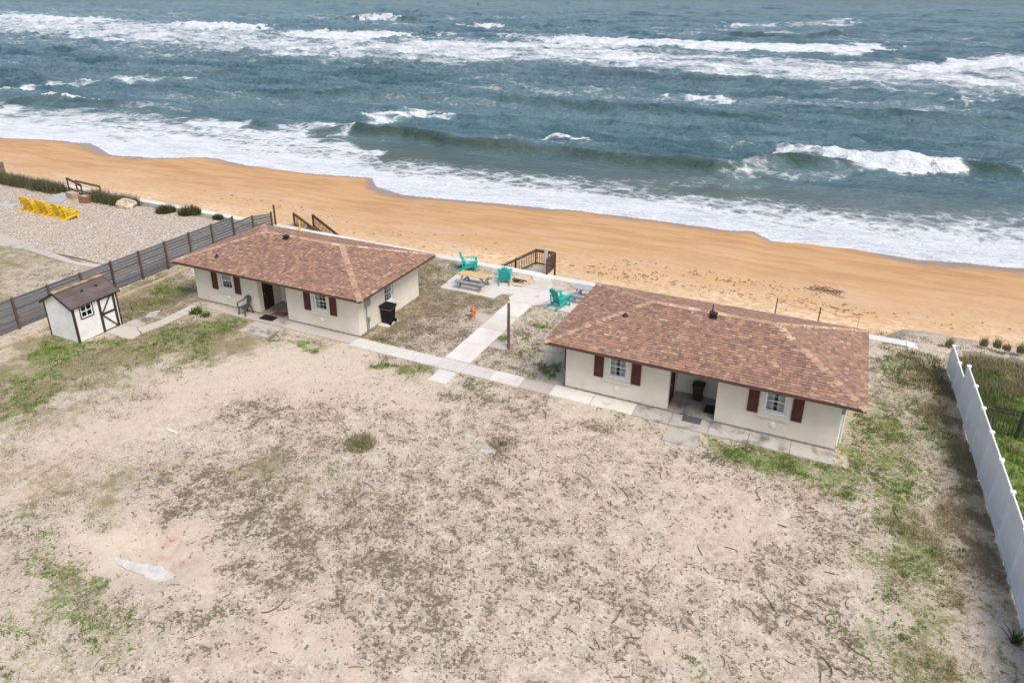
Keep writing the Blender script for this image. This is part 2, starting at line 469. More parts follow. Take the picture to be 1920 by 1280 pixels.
c1, f1 = cover(c0, crumbs, amt_d, mixn, .585, .135, .05, .85)
olive = k.mix((.125, .11, .05), (.33, .28, .15), k.step(n_d, .3, .7))
c2, f2 = cover(c1, olive, za[1], k.math('ADD', k.math('MULTIPLY', n_mid, .45), k.math('MULTIPLY', n_d, .55)), .575, .27, .13, .9)
straw = k.mix((.21, .15, .08), (.46, .36, .20), k.step(n_d, .3, .7))
c3, f3 = cover(c2, straw, zb[2], k.math('ADD', k.math('MULTIPLY', n_c, .5), k.math('MULTIPLY', n_d, .5)), .585, .22, .14, .9)
green = k.mix((.060, .105, .014), (.205, .275, .055), k.step(n_d, .3, .7))
c4, f4 = cover(c3, green, za[0], k.math('ADD', k.math('MULTIPLY', n_fine, .5), k.math('MULTIPLY', n_e, .5)), .585, .26, .11, .8)
hgt = k.math('ADD', k.math('ADD', n_fine, k.math('MULTIPLY', n_d, .6)), k.math('MULTIPLY', k.math('MAXIMUM', f1, f4), .5))
k.bump(hgt, .7, .035)
YARD_MAT = k.done(c4, .95, .15)
ground = fast_mesh('ground', np.stack([X, Y, Z], -1).reshape(-1, 3), grid_faces(len(xs), len(ys)), YARD_MAT,
    {'zone_a': rgba(zz[0], zz[1], zz[2]), 'zone_b': rgba(zz[4], zz[5], zz[3])}, True, kind='structure')

# ---- beach
k = NT('beach_sand')
wet = k.sep(k.attr('wet').outputs['Color'])
n1, n2, n3 = k.noise(.18, 5, .55, .4), k.noise(2.6, 7, .65, .3), k.noise(14, 6, .7)
streak = k.noise(.5, 6, .6, .6, co=k.co((.35, 1.7, 1)))
dry = k.mix((.49, .30, .148), (.61, .415, .235), k.step(k.math('ADD', k.math('MULTIPLY', n2, .6), k.math('MULTIPLY', n3, .4)), .35, .65))
dry = k.mix(dry, (.56, .41, .30), k.step(streak, .50, .66, 0, .75))
dry = k.mix(dry, (.54, .31, .14), k.step(n1, .48, .66, 0, .45))
dry = k.mix(dry, (.80, .61, .40), k.math('MULTIPLY', wet[1], k.step(n2, .38, .62)))
damp = k.mix((.43, .235, .095), (.52, .31, .15), k.step(streak, .35, .62))
col = k.mix(dry, damp, wet[2])
col = k.mix(col, (.27, .17, .11), wet[0])
dim = k.math('MULTIPLY', k.step(k.voro(3.2, 'SMOOTH_F1'), .05, .35), 1.0)
k.bump(k.math('ADD', k.math('MULTIPLY', n2, 1.0), k.math('MULTIPLY', dim, .4)), k.math('SUBTRACT', 1.0, 0.35) if False else .45, .05)
k.done(col, .9, .25)
k.l(k.step(wet[0], 0.1, .8, .9, .16), k.b.inputs['Roughness'])
k.b.inputs['Specular IOR Level'].default_value = .4
bx = np.concatenate([-420 + 310 * (1 - np.linspace(1, 0, 30, endpoint=False) ** 1.5), np.arange(-110, 24, .32), 24 + 200 * np.linspace(0, 1, 20) ** 2])
by = np.concatenate([np.arange(30, 36, 1.0), np.arange(36, 68, .28), np.arange(68, 90, 1.5)])
X, Y = np.meshgrid(bx, by, indexing='ij')
S = shore(X)
w0 = sstep(1.5, -.1, S - Y + (fbm(X * .12, Y * 0, 3, 8) - .5) * 3.0)
w2 = sstep(17, 4, S - Y + (fbm(X * .1, Y * .2, 4, 18) - .5) * 8)
w1 = sstep(46, 38, Y + (fbm(X * .3, Y * .3, 4, 28) - .5) * 8)
beach = fast_mesh('beach', np.stack([X, Y, beach_z(X, Y)], -1).reshape(-1, 3), grid_faces(len(bx), len(by)), k.m, {'wet': rgba(w0, w1, w2)}, True, kind='structure')

# ---- sea
CREST = [  # (photo polyline of the crest, height m, seaward sigma, landward sigma)
 ([(560, 246), (640, 238), (760, 245), (870, 262), (1000, 275), (1130, 290), (1300, 303), (1380, 312), (1440, 314)], 1.5, 3.4, 1.15),
 ([(1400, 300), (1500, 300), (1640, 306), (1790, 316), (1920, 322)], 1.35, 3.4, 1.3),
 ([(120, 186), (240, 195), (320, 208)], .9, 3.4, 1.5), ([(0, 186), (60, 184), (150, 186)], .8, 3.5, 1.6),
 ([(420, 172), (560, 175), (700, 182), (830, 190)], .6, 5, 2.6), ([(880, 186), (1100, 196), (1300, 214), (1480, 222)], .6, 5, 2.6),
 ([(1000, 138), (1200, 142), (1420, 152)], .55, 6, 3), ([(1600, 215), (1760, 222), (1920, 232)], .5, 4, 2.5),
 ([(620, 36), (720, 33), (800, 38)], 1.5, 9, 5), ([(860, 52), (930, 49), (960, 54)], 1.3, 8, 5), ([(1360, 60), (1500, 70), (1620, 64)], 1.3, 9, 5),
 ([(75, 38), (185, 40)], 1.0, 8, 4), ([(335, 46), (480, 52)], 1.0, 8, 4), ([(555, 64), (750, 68)], 1.0, 7, 4), ([(1080, 74), (1280, 82), (1480, 90), (1640, 92)], 1.1, 7, 4),
 ([(90, 93), (200, 98)], .7, 6, 3), ([(600, 120), (780, 118)], .5, 6, 3), ([(260, 138), (420, 142)], .5, 6, 3),
 ([(1000, 365), (1120, 372), (1230, 385)], .25, 1.5, .7), ([(1140, 345), (1240, 362)], .35, 1.6, .8), ([(700, 300), (800, 312)], .3, 1.6, .8), ([(330, 225), (420, 232)], .3, 1.6, .8), ([(1600, 372), (1920, 398)], .35, 2.2, 1.2),
]
UPPER = [(-300, 196), (0, 200), (120, 208), (240, 216), (360, 232), (460, 246), (560, 262), (640, 285), (720, 300), (850, 312), (1000, 328), (1150, 345), (1300, 368), (1450, 380), (1600, 392), (1750, 402), (1920, 408), (2300, 440)]
LOWER = [(-300, 258), (0, 259), (90, 262), (170, 270), (210, 291), (285, 296), (388, 295), (460, 310), (565, 325), (695, 334), (705, 350), (750, 365), (950, 384), (1085, 395), (1200, 410), (1340, 429), (1410, 434), (1445, 452), (1555, 462), (1710, 485), (1920, 504), (2300, 550)]
FOAM = [  # polyline, half width px, strength
 ([(0, 44), (200, 56), (400, 74), (600, 88), (760, 94)], 30, .72), ([(760, 94), (900, 100), (1100, 106), (1300, 120), (1500, 136), (1700, 148), (1920, 158)], 28, .74), ([(420, 85), (800, 112), (1000, 118)], 20, .6),
 ([(0, 72), (250, 92), (500, 104), (760, 116)], 15, .50), ([(800, 120), (1100, 128), (1400, 150), (1700, 170), (1920, 178)], 14, .48), ([(0, 24), (120, 28)], 6, .5), ([(560, 78), (900, 84)], 10, .5),
 ([(1750, 128), (1850, 120), (1920, 116)], 12, .9), ([(1450, 140), (1700, 130), (1920, 132)], 18, .7),
 ([(0, 30), (80, 34)], 7, .85), ([(75, 37), (185, 40)], 5, 1.2), ([(0, 46), (60, 48), (300, 50), (480, 56)], 8, .75), ([(335, 47), (400, 51), (480, 52)], 5, 1.25), ([(555, 65), (650, 67), (750, 68)], 6, 1.2), ([(690, 34), (745, 34)], 4, 1.2), ([(888, 50), (930, 51)], 4, 1.2),
 ([(1060, 74), (1180, 80), (1280, 84), (1480, 92), (1640, 92)], 8, 1.15), ([(1360, 52), (1480, 46), (1590, 42)], 7, .62), ([(1340, 60), (1440, 58)], 6, .5), ([(780, 84), (900, 88), (1080, 84)], 10, .8), ([(960, 70), (1060, 76)], 8, .7),
 ([(1780, 118), (1920, 128)], 8, 1.1), ([(1560, 75), (1640, 82)], 5, .5), ([(820, 66), (860, 64)], 4, .7), ([(1000, 130), (1150, 150), (1300, 165)], 12, .38), ([(1280, 170), (1500, 160), (1700, 165)], 12, .42),
 ([(0, 166), (140, 156), (250, 151), (345, 152)], 4, .72), ([(140, 150), (350, 155)], 6, .4), ([(95, 185), (180, 188)], 4, 1.2), ([(700, 226), (760, 218), (830, 222)], 7, .82), ([(1010, 256), (1090, 260)], 3, .8), ([(610, 175), (660, 178)], 5, .55),
 ([(0, 120), (200, 122), (300, 116)], 8, .36), ([(380, 118), (560, 128)], 6, .38), ([(1250, 184), (1370, 190)], 3, .85), ([(1480, 182), (1560, 172), (1640, 168)], 5, .45), ([(1780, 198), (1850, 182)], 5, .7), ([(830, 160), (900, 156)], 6, .4), ([(1550, 120), (1620, 125)], 7, .45),
 ([(1470, 288), (1560, 292), (1660, 300)], 12, .85), ([(1560, 300), (1660, 312), (1785, 320)], 10, 1.3), ([(1680, 300), (1790, 296)], 10, .45), ([(1400, 312), (1480, 330), (1560, 325)], 12, .6), ([(1780, 312), (1920, 330)], 4, .55), ([(1380, 318), (1400, 330)], 14, .6), ([(1820, 240), (1920, 245)], 6, .2),
 ([(550, 240), (600, 238), (650, 248)], 10, .75), ([(560, 265), (700, 262)], 10, .42), ([(230, 205), (330, 208)], 9, .55), ([(0, 204), (120, 222), (260, 238), (400, 250), (520, 268), (640, 292)], 10, .8), ([(380, 232), (560, 262), (700, 292)], 12, .85),
 ([(640, 250), (700, 270)], 8, .3), ([(980, 330), (1130, 346)], 14, .5), ([(1100, 340), (1250, 352), (1340, 345)], 10, .5), ([(1300, 340), (1420, 352)], 8, .5), ([(1200, 372), (1400, 380)], 14, .45), ([(1560, 375), (1700, 380)], 8, .35), ([(1840, 385), (1920, 388)], 8, .4),
]
ang = np.radians(np.concatenate([np.linspace(-84, -63, 46, endpoint=False), np.linspace(-63, 14, 940), np.linspace(14, 40, 56)[1:]]))
# rows: even steps in the photograph's row direction, converted to metres
h_ = HCAM - SEA_Z
r_ = h_ / np.tan(np.linspace(math.atan(h_ / 44), math.atan(h_ / 900), 620))
r_ = np.concatenate([r_, [1000, 1250, 1600, 2200, 3200, 5000, 8000]])
Aa, Rr = np.meshgrid(ang, r_, indexing='ij')
X, Y = np.sin(Aa) * Rr, np.cos(Aa) * Rr
S = shore(X)
off = Y - S
dist = Rr
amp = sstep(6, 34, off)
# long swell, warped, sharpened crests
ph = Y + 9 * (fbm(X * .018, Y * .03, 3, 61) - .5) * 2 + 0.05 * X
sw = 0.0
for wl, a, sd_ in ((17.0, .17, 1), (10.5, .12, 2), (6.3, .07, 3)):
    q = np.sin(2 * math.pi * (ph + (fbm(X * .05, Y * .05, 3, 70 + sd_) - .5) * wl * 1.6) / wl)
    sw = sw + a * (np.exp(q * 1.1) / 1.3 - .9) * (0.35 + 1.3 * fbm(X * .035, Y * .06, 3, 80 + sd_))
chop = (fbm(X * .30, Y * .8, 4, 91, .6) - .5) * 1.35 + (fbm(X * .075, Y * .26, 4, 95, .55) - .5) * 2.3 + (fbm(X * .05, Y * .15, 3, 97) - .5) * 2.0 * sstep(105, 170, Y) + (fbm(X * .014, Y * .045, 3, 99) - .5) * 4.5 * sstep(220, 400, Y) * sstep(1100, 800, Rr)
Z = SEA_Z + amp * (sw + chop) * (1 - .0 * dist)
foam = np.zeros_like(X)
crest_f = np.zeros_like(X)
for pts, hh, s1, s2 in CREST:
    W = np.array([G(x, y, SEA_Z + hh * .5)[:2] for x, y in pts])
    o_ = np.argsort(W[:, 0]); W = W[o_]
    L = W[-1, 0] - W[0, 0]
    e = min(.35 * L, 9.0)
    yc = np.interp(X, W[:, 0], W[:, 1]) + (fbm(X * .15, X * 0, 3, 101) - .5) * 2.2
    a = sstep(W[0, 0] - e * .5, W[0, 0] + e * .5, X) * sstep(W[-1, 0] + e * .5, W[-1, 0] - e * .5, X) * (0.75 + .5 * fbm(X * .12, X * 0 + 7, 3, 103))
    d = Y - yc
    prof = np.where(d > 0, np.exp(-(d / s1) ** 2), np.exp(-(d / s2) ** 2)) - .22 * np.exp(-((d + 2.6 * s2) / (1.6 * s2)) ** 2)
    Z += hh * a * prof
    crest_f = np.maximum(crest_f, a * hh * np.exp(-(d / (s2 * 1.4)) ** 2))
wx = (fbm(X * .30, Y * .30, 4, 111) - .5); wy = (fbm(X * .3 + 9, Y * .3, 4, 113) - .5)
sc_ = Rr / 80.0
px, py = PX(X + wx * 5 * sc_, Y + wy * 6 * sc_, np.full_like(X, SEA_Z))
for pts, w, a in FOAM:
    x0, x1 = min(q[0] for q in pts) - 3 * w - 60, max(q[0] for q in pts) + 3 * w + 60
    y0, y1 = min(q[1] for q in pts) - 3 * w, max(q[1] for q in pts) + 3 * w
    m = (px > x0) & (px < x1) & (py > y0) & (py < y1)
    d = segdist(px[m] / 2.5, py[m], [(q[0] / 2.5, q[1]) for q in pts])
    foam[m] = np.maximum(foam[m], a * np.exp(-(d / w) ** 2 * .62))
yu = np.interp(px, [q[0] for q in UPPER], [q[1] for q in UPPER]); pxs, pys = PX(X, Y, np.full_like(X, SEA_Z + .2))
yl = np.interp(pxs, [q[0] for q in LOWER], [q[1] for q in LOWER])
t = (py - yu) / (yl - yu)
sw_f = (.62 * sstep(-.35, .10, t) + .16 * sstep(.12, .45, t) + .28 * sstep(.35, .75, t)) * (.72 + .56 * fbm(X * .25, Y * .45, 4, 121))
vis = (pys > -60)
foam = np.maximum(foam, np.where(Y < 110, sw_f, 0))
# foam outside the frame: broken surf bands at the same distances from the beach
band = np.exp(-((Y - 205 - 20 * (fbm(X * .01, X * 0, 3, 131) - .5)) / 34) ** 2) * (.3 + .6 * fbm(X * .03, Y * .06, 4, 133))
near = sstep(26, 8, off) * .9
out = (pxs < -60) | (pxs > 1980)
foam = np.where(out, np.maximum(foam, np.maximum(band, near)), foam)
foam *= np.where(dist > 1000, .0, 1.0)
foam = np.maximum(foam, amp * (Y < 420) * (.12 + .38 * sstep(.42, .70, fbm(X * .028, Y * .07, 4, 161))))
cap_ = sstep(.56, .72, fbm(X * .03, Y * .09, 4, 141)) * sstep(.5, .75, fbm(X * .3, Y * .9, 3, 143)) * .5
foam = np.maximum(foam, cap_ * amp * .8)
# thin water runs up the beach and ends in a soft lip
bz = beach_z(X, Y)
lip = np.clip(off, -2, 60)
run = -3.7 - .25 * sstep(0, 7, lip) * 1.0
Zs = np.where(off < 0, bz - .12, np.maximum(run * (1 - amp) + Z * amp + .05 * (1 - amp) * (fbm(X * 1.2, Y * 1.2, 3, 151) - .5) + .05 * foam * (fbm(X * 2.2, Y * 2.2, 3, 153)) , bz + .02 + .05 * sstep(0, .6, lip)))
Z = np.where(off < -.6, np.minimum(bz - .5, -4.2), Zs)
depth = sstep(2, 30, off)
k = NT('sea_water')
fo = k.sep(k.attr('foam').outputs['Color'])
co = k.co()
lace_d = k.noise(.55, 5, .6, 0, col=True)
vm = k.n('ShaderNodeVectorMath'); vm.operation = 'MULTIPLY_ADD'
k.l(lace_d, vm.inputs[0]); vm.inputs[1].default_value = (2.2, 2.2, 0); k.l(co, vm.inputs[2])
lace = k.voro(.55, 'DISTANCE_TO_EDGE', co=vm.outputs[0])
lace2 = k.voro(1.7, 'DISTANCE_TO_EDGE', co=vm.outputs[0])
nf, ng = k.noise(.8, 9, .68, .3, co=k.co((.7, 1.1, 1))), k.noise(5, 7, .7)
veil = k.math('SUBTRACT', 1.0, k.math('MINIMUM', k.math('MULTIPLY', lace, 2.2), k.math('ADD', k.math('MULTIPLY', lace2, 2.6), .25)))
tex = k.math('ADD', k.math('MULTIPLY', nf, .55), k.math('ADD', k.math('MULTIPLY', ng, .2), k.math('MULTIPLY', veil, .25)))
far = k.sep(k.attr('far').outputs['Color'])[0]
tfar = k.math('ADD', k.math('MULTIPLY', k.noise(.16, 8, .66, .5, co=k.co((.6, 1.2, 1))), .78), k.math('MULTIPLY', nf, .34))
fm = k.n('ShaderNodeMix'); fm.data_type = 'FLOAT'
k.l(far, fm.inputs[0]); k.l(tex, fm.inputs[2]); k.l(tfar, fm.inputs[3])
tex = fm.outputs[0]
thr = k.math('SUBTRACT', .88, k.math('MULTIPLY', fo[0], .66))
ff = k.step(tex, thr, k.math('ADD', thr, .22))
ff = k.math('MULTIPLY', ff, k.step(fo[0], .04, .3))
haze = k.math('MULTIPLY', k.step(fo[0], .15, .9), .5)
deep = k.mix((.040, .098, .118), (.115, .190, .210), k.step(k.noise(.07, 8, .66, .6, co=k.co((.35, 1.7, 1))), .36, .62))
deep = k.mix((.115, .130, .095), deep, fo[2])
deep = k.mix(deep, (.034, .062, .042), fo[1])
body = k.mix(deep, (.26, .34, .36), haze)
white = k.mix((.50, .55, .575), (.74, .755, .76), k.step(k.math('ADD', k.math('MULTIPLY', ng, .5), k.math('MULTIPLY', k.noise(.45, 6, .65, .5, co=k.co((.5, 1.5, 1))), .5)), .36, .56))
k.bump(k.math('ADD', k.math('ADD', k.noise(1.3, 7, .62, .3, co=k.co((.6, 1.4, 1))), k.math('MULTIPLY', k.noise(4.5, 5, .6, co=k.co((.7, 1.3, 1))), .35)), k.math('ADD', k.math('MULTIPLY', ff, .35), k.math('MULTIPLY', k.math('MULTIPLY', k.noise(.20, 6, .62, .4, co=k.co((.45, 1.5, 1))), far), 5.0))), 1.0, .5)
SEA_MAT = k.done(k.mix(body, white, ff), .2, .5)
k.b.inputs['IOR'].default_value = 1.33
k.l(k.step(ff, 0, .7, .13, .85), k.b.inputs['Roughness'])
SUN_ = None
sea = fast_mesh('sea', np.stack([X, Y, Z], -1).reshape(-1, 3), grid_faces(len(ang), len(r_)), SEA_MAT,
    {'foam': rgba(np.clip(foam, 0, 1.3), np.clip(crest_f * .65, 0, .9), depth), 'far': rgba(sstep(95, 180, Rr), Rr * 0, Rr * 0)}, True, kind='structure')
# sea bed so that the sheet is not the end of the world
# ================================================================== MATERIALS
def tinted(name, rough=.85, var=.18, scale=12.0, bump=.25, spec=.2, grain=(1, 1, 1), dirt=None):
    """colour comes from each piece's own tint, with uneven tone and grain"""
    k = NT(name)
    t = k.attr('tint').outputs['Color']
    a = k.noise(scale, 6, .7, co=k.co(grain))
    v = k.step(a, .25, .75, 1 - var, 1 + var)
    cm = k.n('ShaderNodeMix'); cm.data_type = 'RGBA'; cm.blend_type = 'MULTIPLY'; cm.inputs[0].default_value = 1.0
    k.l(t, cm.inputs[6])
    cb = k.n('ShaderNodeCombineColor')
    for i in range(3): k.l(v, cb.inputs[i])
    k.l(cb.outputs[0], cm.inputs[7])
    col = cm.outputs[2]
    if dirt: col = k.mix(col, dirt[0], k.math('MULTIPLY', k.step(k.noise(dirt[1], 7, .7), dirt[2], dirt[2] + .2), dirt[3]))
    if bump: k.bump(k.noise(scale * 5, 5, .65, co=k.co(grain)), bump, .008)
    return k.done(col, rough, spec)

def concrete_mat(name, base, stain, amt, warm=(.50, .42, .35)):
    k = NT(name)
    a, b, c = k.noise(1.1, 7, .65, .3), k.noise(5, 7, .7), k.noise(40, 4, .6)
    t = k.attr('tint').outputs['Color']
    col = k.mix(tuple(v * .86 for v in base), tuple(min(1, v * 1.08) for v in base), b)
    col = k.mix(col, warm, k.step(k.noise(.6, 5, .6), .45, .75, 0, .5))
    col = k.mix(col, stain, k.math('MULTIPLY', k.step(a, .62 - amt * .25, .82 - amt * .25), .85))
    col = k.mix(col, t, 1.0, 'MULTIPLY')
    k.bump(k.math('ADD', c, b), .25, .008)
    return k.done(col, .9, .2)

STUCCO = NT('stucco')
_k = STUCCO
_c = _k.mix((.66, .60, .49), (.74, .68, .57), _k.step(_k.noise(.8, 6, .6), .3, .7))
_c = _k.mix(_c, (.50, .46, .39), _k.step(_k.noise(2.2, 7, .7, .4, co=_k.co((1, 1, .45))), .58, .8, 0, .5))
_k.bump(_k.noise(45, 5, .65), .3, .008)
STUCCO = _k.done(_c, .9, .2)
TRIM = simple('painted_trim', (.66, .62, .52), .7, .08, 9, .15)
VENTW = simple('vent_cover', (.74, .72, .66), .6, .06, 5)
PLINTH = simple('damp_wall_base', (.34, .30, .25), .9, .3, 5, .3, dirt=((.12, .10, .08), 3, .5, .8))
WHITE = simple('white_paint', (.80, .80, .79), .5, .05, 5)
VINYL = simple('white_vinyl', (.84, .85, .86), .38, .03, 1.2, spec=.5, dirt=((.55, .55, .50), 1.5, .62, .35))
SHUT = simple('shutter_red_brown', (.095, .028, .022), .6, .2, 8, .1, stretch=(1, 1, .3))
DOOR = simple('dark_brown_door', (.050, .022, .017), .55, .2, 5, .1, stretch=(1, 1, .3))
FASCIA = simple('fascia_brown', (.11, .065, .045), .7, .15, 7)
SHINGLE = tinted('roof_shingle', .95, .22, 30, .5, .12)
DECK = simple('roof_felt', (.15, .085, .065), .95, .2, 10)
GREYM = simple('grey_metal', (.30, .31, .32), .45, .12, 5, spec=.5, metal=.3)
BLACKM = simple('black_metal', (.02, .02, .022), .5, .2, 6, spec=.5)
VENTB = simple('vent_dark_brown', (.035, .022, .02), .6, .2, 8)
CURT = simple('white_curtain', (.78, .78, .77), .9, .1, 30, stretch=(1, 1, .05))
DARKIN = simple('dim_interior', (.12, .11, .10), .9, .2, 3)
CONC = concrete_mat('pale_concrete', (.66, .63, .585), (.30, .28, .26), .22)
CONC_OLD = concrete_mat('stained_concrete', (.47, .44, .40), (.13, .125, .125), .62)
CONC_MID = concrete_mat('worn_concrete', (.52, .47, .42), (.22, .20, .18), .32)
CAPM = concrete_mat('seawall_concrete', (.68, .66, .62), (.36, .33, .29), .2)
FENCEW = tinted('weathered_grey_board', .85, .16, 5, .3, .25, (1, .12, 1.5))
POSTW = simple('dark_post_wood', (.10, .072, .05), .9, .35, 7, .3, stretch=(1, 1, .2))
OLDW = tinted('old_deck_wood', .9, .3, 7, .3, .15, (1, 1, 1))
TABLEW = tinted('table_wood', .75, .2, 9, .2, .25, (.25, 1, 1))
TEAL = simple('teal_plastic', (.012, .40, .34), .45, .1, 4, spec=.45)
YELL = simple('yellow_paint', (.72, .47, .010), .5, .12, 4, spec=.4)
ORANGE = simple('orange_paint', (.55, .18, .075), .75, .25, 9, dirt=((.30, .13, .08), 8, .5, .7))
BIN = simple('black_plastic', (.008, .0085, .0105), .6, .2, 5, spec=.25)
BINB = simple('brown_black_plastic', (.022, .014, .014), .5, .2, 5, spec=.4)
CHAIRP = simple('grey_green_plastic', (.085, .080, .060), .5, .15, 5)
MATB = simple('black_rubber', (.015, .016, .018), .9, .2, 30, .4)
MATR = simple('red_brown_mat', (.22, .085, .06), .95, .3, 20, .3)
MATG = simple('grey_mat', (.11, .115, .125), .95, .2, 20, .3)
def glass():
    k = NT('window_glass')
    tr, gl, fr, mx = k.n('ShaderNodeBsdfTransparent'), k.n('ShaderNodeBsdfGlossy'), k.n('ShaderNodeFresnel'), k.n('ShaderNodeMixShader')
    tr.inputs[0].default_value = (.86, .89, .88, 1); gl.inputs['Roughness'].default_value = .03
    fr.inputs[0].default_value = 1.55
    k.l(fr.outputs[0], mx.inputs[0]); k.l(tr.outputs[0], mx.inputs[1]); k.l(gl.outputs[0], mx.inputs[2]); k.l(mx.outputs[0], k.out.inputs[0])
    return k.m
GLASS = glass()

# ================================================================== PAVEMENTS AND WALLS OF THE SETTING
def slab_run(name, mat, rects, top=.035, depth=.12, gap=.012):
    """one pavement; every slab between two joints is a piece of its own"""
    e = empty(name); e['kind'] = 'structure'
    for pts in rects:
        if len(pts) == 2:
            (x0, y0), (x1, y1) = pts
            pts = [(x0, y0), (x1, y0), (x1, y1), (x0, y1)]
        cx = sum(q[0] for q in pts) / len(pts); cy = sum(q[1] for q in pts) / len(pts)
        sh = []
        for x, y in pts:
            d = math.hypot(x - cx, y - cy); f = (d - gap) / d
            sh.append((cx + (x - cx) * f, cy + (y - cy) * f))
        # slightly uneven outline
        out = []
        for i in range(len(sh)):
            a, b = sh[i], sh[(i + 1) % len(sh)]
            n = max(1, int(math.hypot(b[0] - a[0], b[1] - a[1]) / .35))
            for j in range(n):
                t = j / n
                jit = 0.0 if j == 0 else random.uniform(-.014, .014)
                dx, dy = b[0] - a[0], b[1] - a[1]; L = math.hypot(dx, dy)
                out.append((a[0] + dx * t - dy / L * jit, a[1] + dy * t + dx / L * jit))
        g = random.uniform(.86, 1.06)
        m = MB(); dz = random.uniform(-.006, .006)
        m.prism(out, top - depth, top + dz, (g, g * random.uniform(.97, 1.0), g * random.uniform(.94, 1.0)))
        m.build('slab', mat, e)
    return e

def cut(x0, x1, y0, y1, n, along='x'):
    r = []
    for i in range(n):
        if along == 'x': r.append([(x0 + (x1 - x0) * i / n, y0), (x0 + (x1 - x0) * (i + 1) / n, y1)])
        else: r.append([(x0, y0 + (y1 - y0) * i / n), (x1, y0 + (y1 - y0) * (i + 1) / n)])
    return r

H1, H2 = (-30.50, 25.29), (-9.19, 25.25)
HL, HW = 10.64, 5.39
slab_run('front_walk_left', CONC_MID, [[(-29.3, 24.62), (-28.0, 24.62), (-28.0, 25.25), (-29.6, 25.25)]] + cut(-28.0, -19.9, 24.52, 25.25, 6))
slab_run('front_walk_between_houses', CONC, cut(-19.9, -15.1, 24.36, 25.2, 4) + [[(-15.1, 24.3), (-13.8, 25.22)]] + cut(-13.8, -11.0, 24.34, 25.2, 2))
slab_run('front_walk_mid', CONC_MID, [[(-11.0, 24.34), (-9.6, 25.18)]])
slab_run('front_walk_clean', CONC, cut(-9.6, -6.0, 24.33, 25.2, 2))
slab_run('front_walk_right', CONC_OLD, cut(-6.0, 1.45, 24.30, 25.2, 5))
slab_run('walk_stubs', CONC_OLD, [[(-4.5, 23.2), (-3.23, 24.27)], [(-25.72, 23.3), (-23.92, 24.48)]], .03)
slab_run('junction_stub', CONC, [[(-14.8, 23.2), (-13.92, 24.27)]], .03)
slab_run('sea_path', CONC, cut(-15.12, -13.82, 25.24, 32.3, 4, 'y'), .038)
slab_run('patio', CONC, [[(-19.45, 32.25), (-17.7, 32.28), (-17.7, 35.2), (-18.4, 35.2), (-19.6, 34.6)],
    [(-17.7, 32.28), (-16.05, 32.22), (-16.0, 32.95), (-15.3, 33.3), (-15.3, 34.3), (-15.75, 34.25), (-16.2, 34.5), (-16.5, 35.2), (-17.7, 35.2)],
    [(-15.35, 32.6), (-15.1, 32.3), (-13.82, 32.3), (-13.5, 32.6), (-13.0, 32.8), (-13.0, 34.6), (-15.3, 34.3)], [(-15.3, 34.3), (-13.6, 34.5), (-13.75, 35.2), (-14.35, 36.25), (-15.55, 36.25), (-15.0, 35.3), (-15.0, 34.8)],
    [(-13.0, 32.35), (-10.9, 32.2), (-10.9, 34.2), (-11.2, 35.0), (-12.4, 35.05), (-13.0, 34.6)]], .04)
slab_run('path_side_pads', CONC_MID, [[(-15.95, 29.35), (-15.16, 30.25)], [(-13.78, 27.1), (-12.95, 27.75)]], .03)
slab_run('bin_pad', CONC, [[(-20.0, 26.75), (-19.25, 27.75)]], .035)
slab_run('shed_pad', CONC_MID, [[(-31.45, 20.35), (-30.45, 21.4)], [(-30.45, 20.3), (-29.6, 20.4), (-29.75, 21.0), (-30.45, 21.3)], [(-31.45, 21.42), (-30.35, 22.0)] and [(-31.45, 21.43), (-30.46, 21.43), (-30.46, 21.9), (-31.45, 22.05)]], .03)
slab_run('shed_path', CONC_MID, [[(-30.44, 21.33), (-29.74, 21.05), (-29.55, 22.2), (-30.2, 22.2)], [(-30.2, 22.2), (-29.55, 22.2), (-29.5, 23.4), (-30.2, 23.4)], [(-30.2, 23.4), (-29.5, 23.4), (-29.45, 24.55), (-30.2, 24.5)]], .03)

# sea wall: cap stones on a retaining wall that goes down to the beach
sw = empty('seawall'); sw['kind'] = 'structure'
def WY(x): return 36.25 - .026 * (x + 18)
_x = -130.0
while _x < 60:
    n_ = 3.05
    x0, x1 = _x + .012, _x + n_ - .012
    m = MB()
    g = random.uniform(.9, 1.05)
    def capz(x): return .045 if x < 4.2 else .045 - min(.45, (x - 4.2) * .16)
    P = [(x0, WY(x0), capz(x0)), (x1, WY(x1), capz(x1)), (x1, WY(x1) + .58, capz(x1)), (x0, WY(x0) + .58, capz(x0))]
    Q = [(a, b, c - .32) for a, b, c in P]
    m.poly(P, (g, g, g * .98)); m.poly(Q[::-1], (g, g, g))
    for i in range(4): m.poly([Q[i], Q[(i + 1) % 4], P[(i + 1) % 4], P[i]], (g, g, g * .97))
    m.build('cap_stone', CAPM, sw)
    _x += n_
m = MB()
m.poly([(-130, WY(-130) + .42, -3), (60, WY(60) + .42, -3), (60, WY(60) + .42, -.2), (-130, WY(-130) + .42, -.2)][::-1], (.8, .78, .75))
m.poly([(-130, WY(-130) + .12, -3), (60, WY(60) + .12, -3), (60, WY(60) + .12, -.2), (-130, WY(-130) + .12, -.2)], (.8, .78, .75))
m.build('retaining_wall', CAPM, sw)

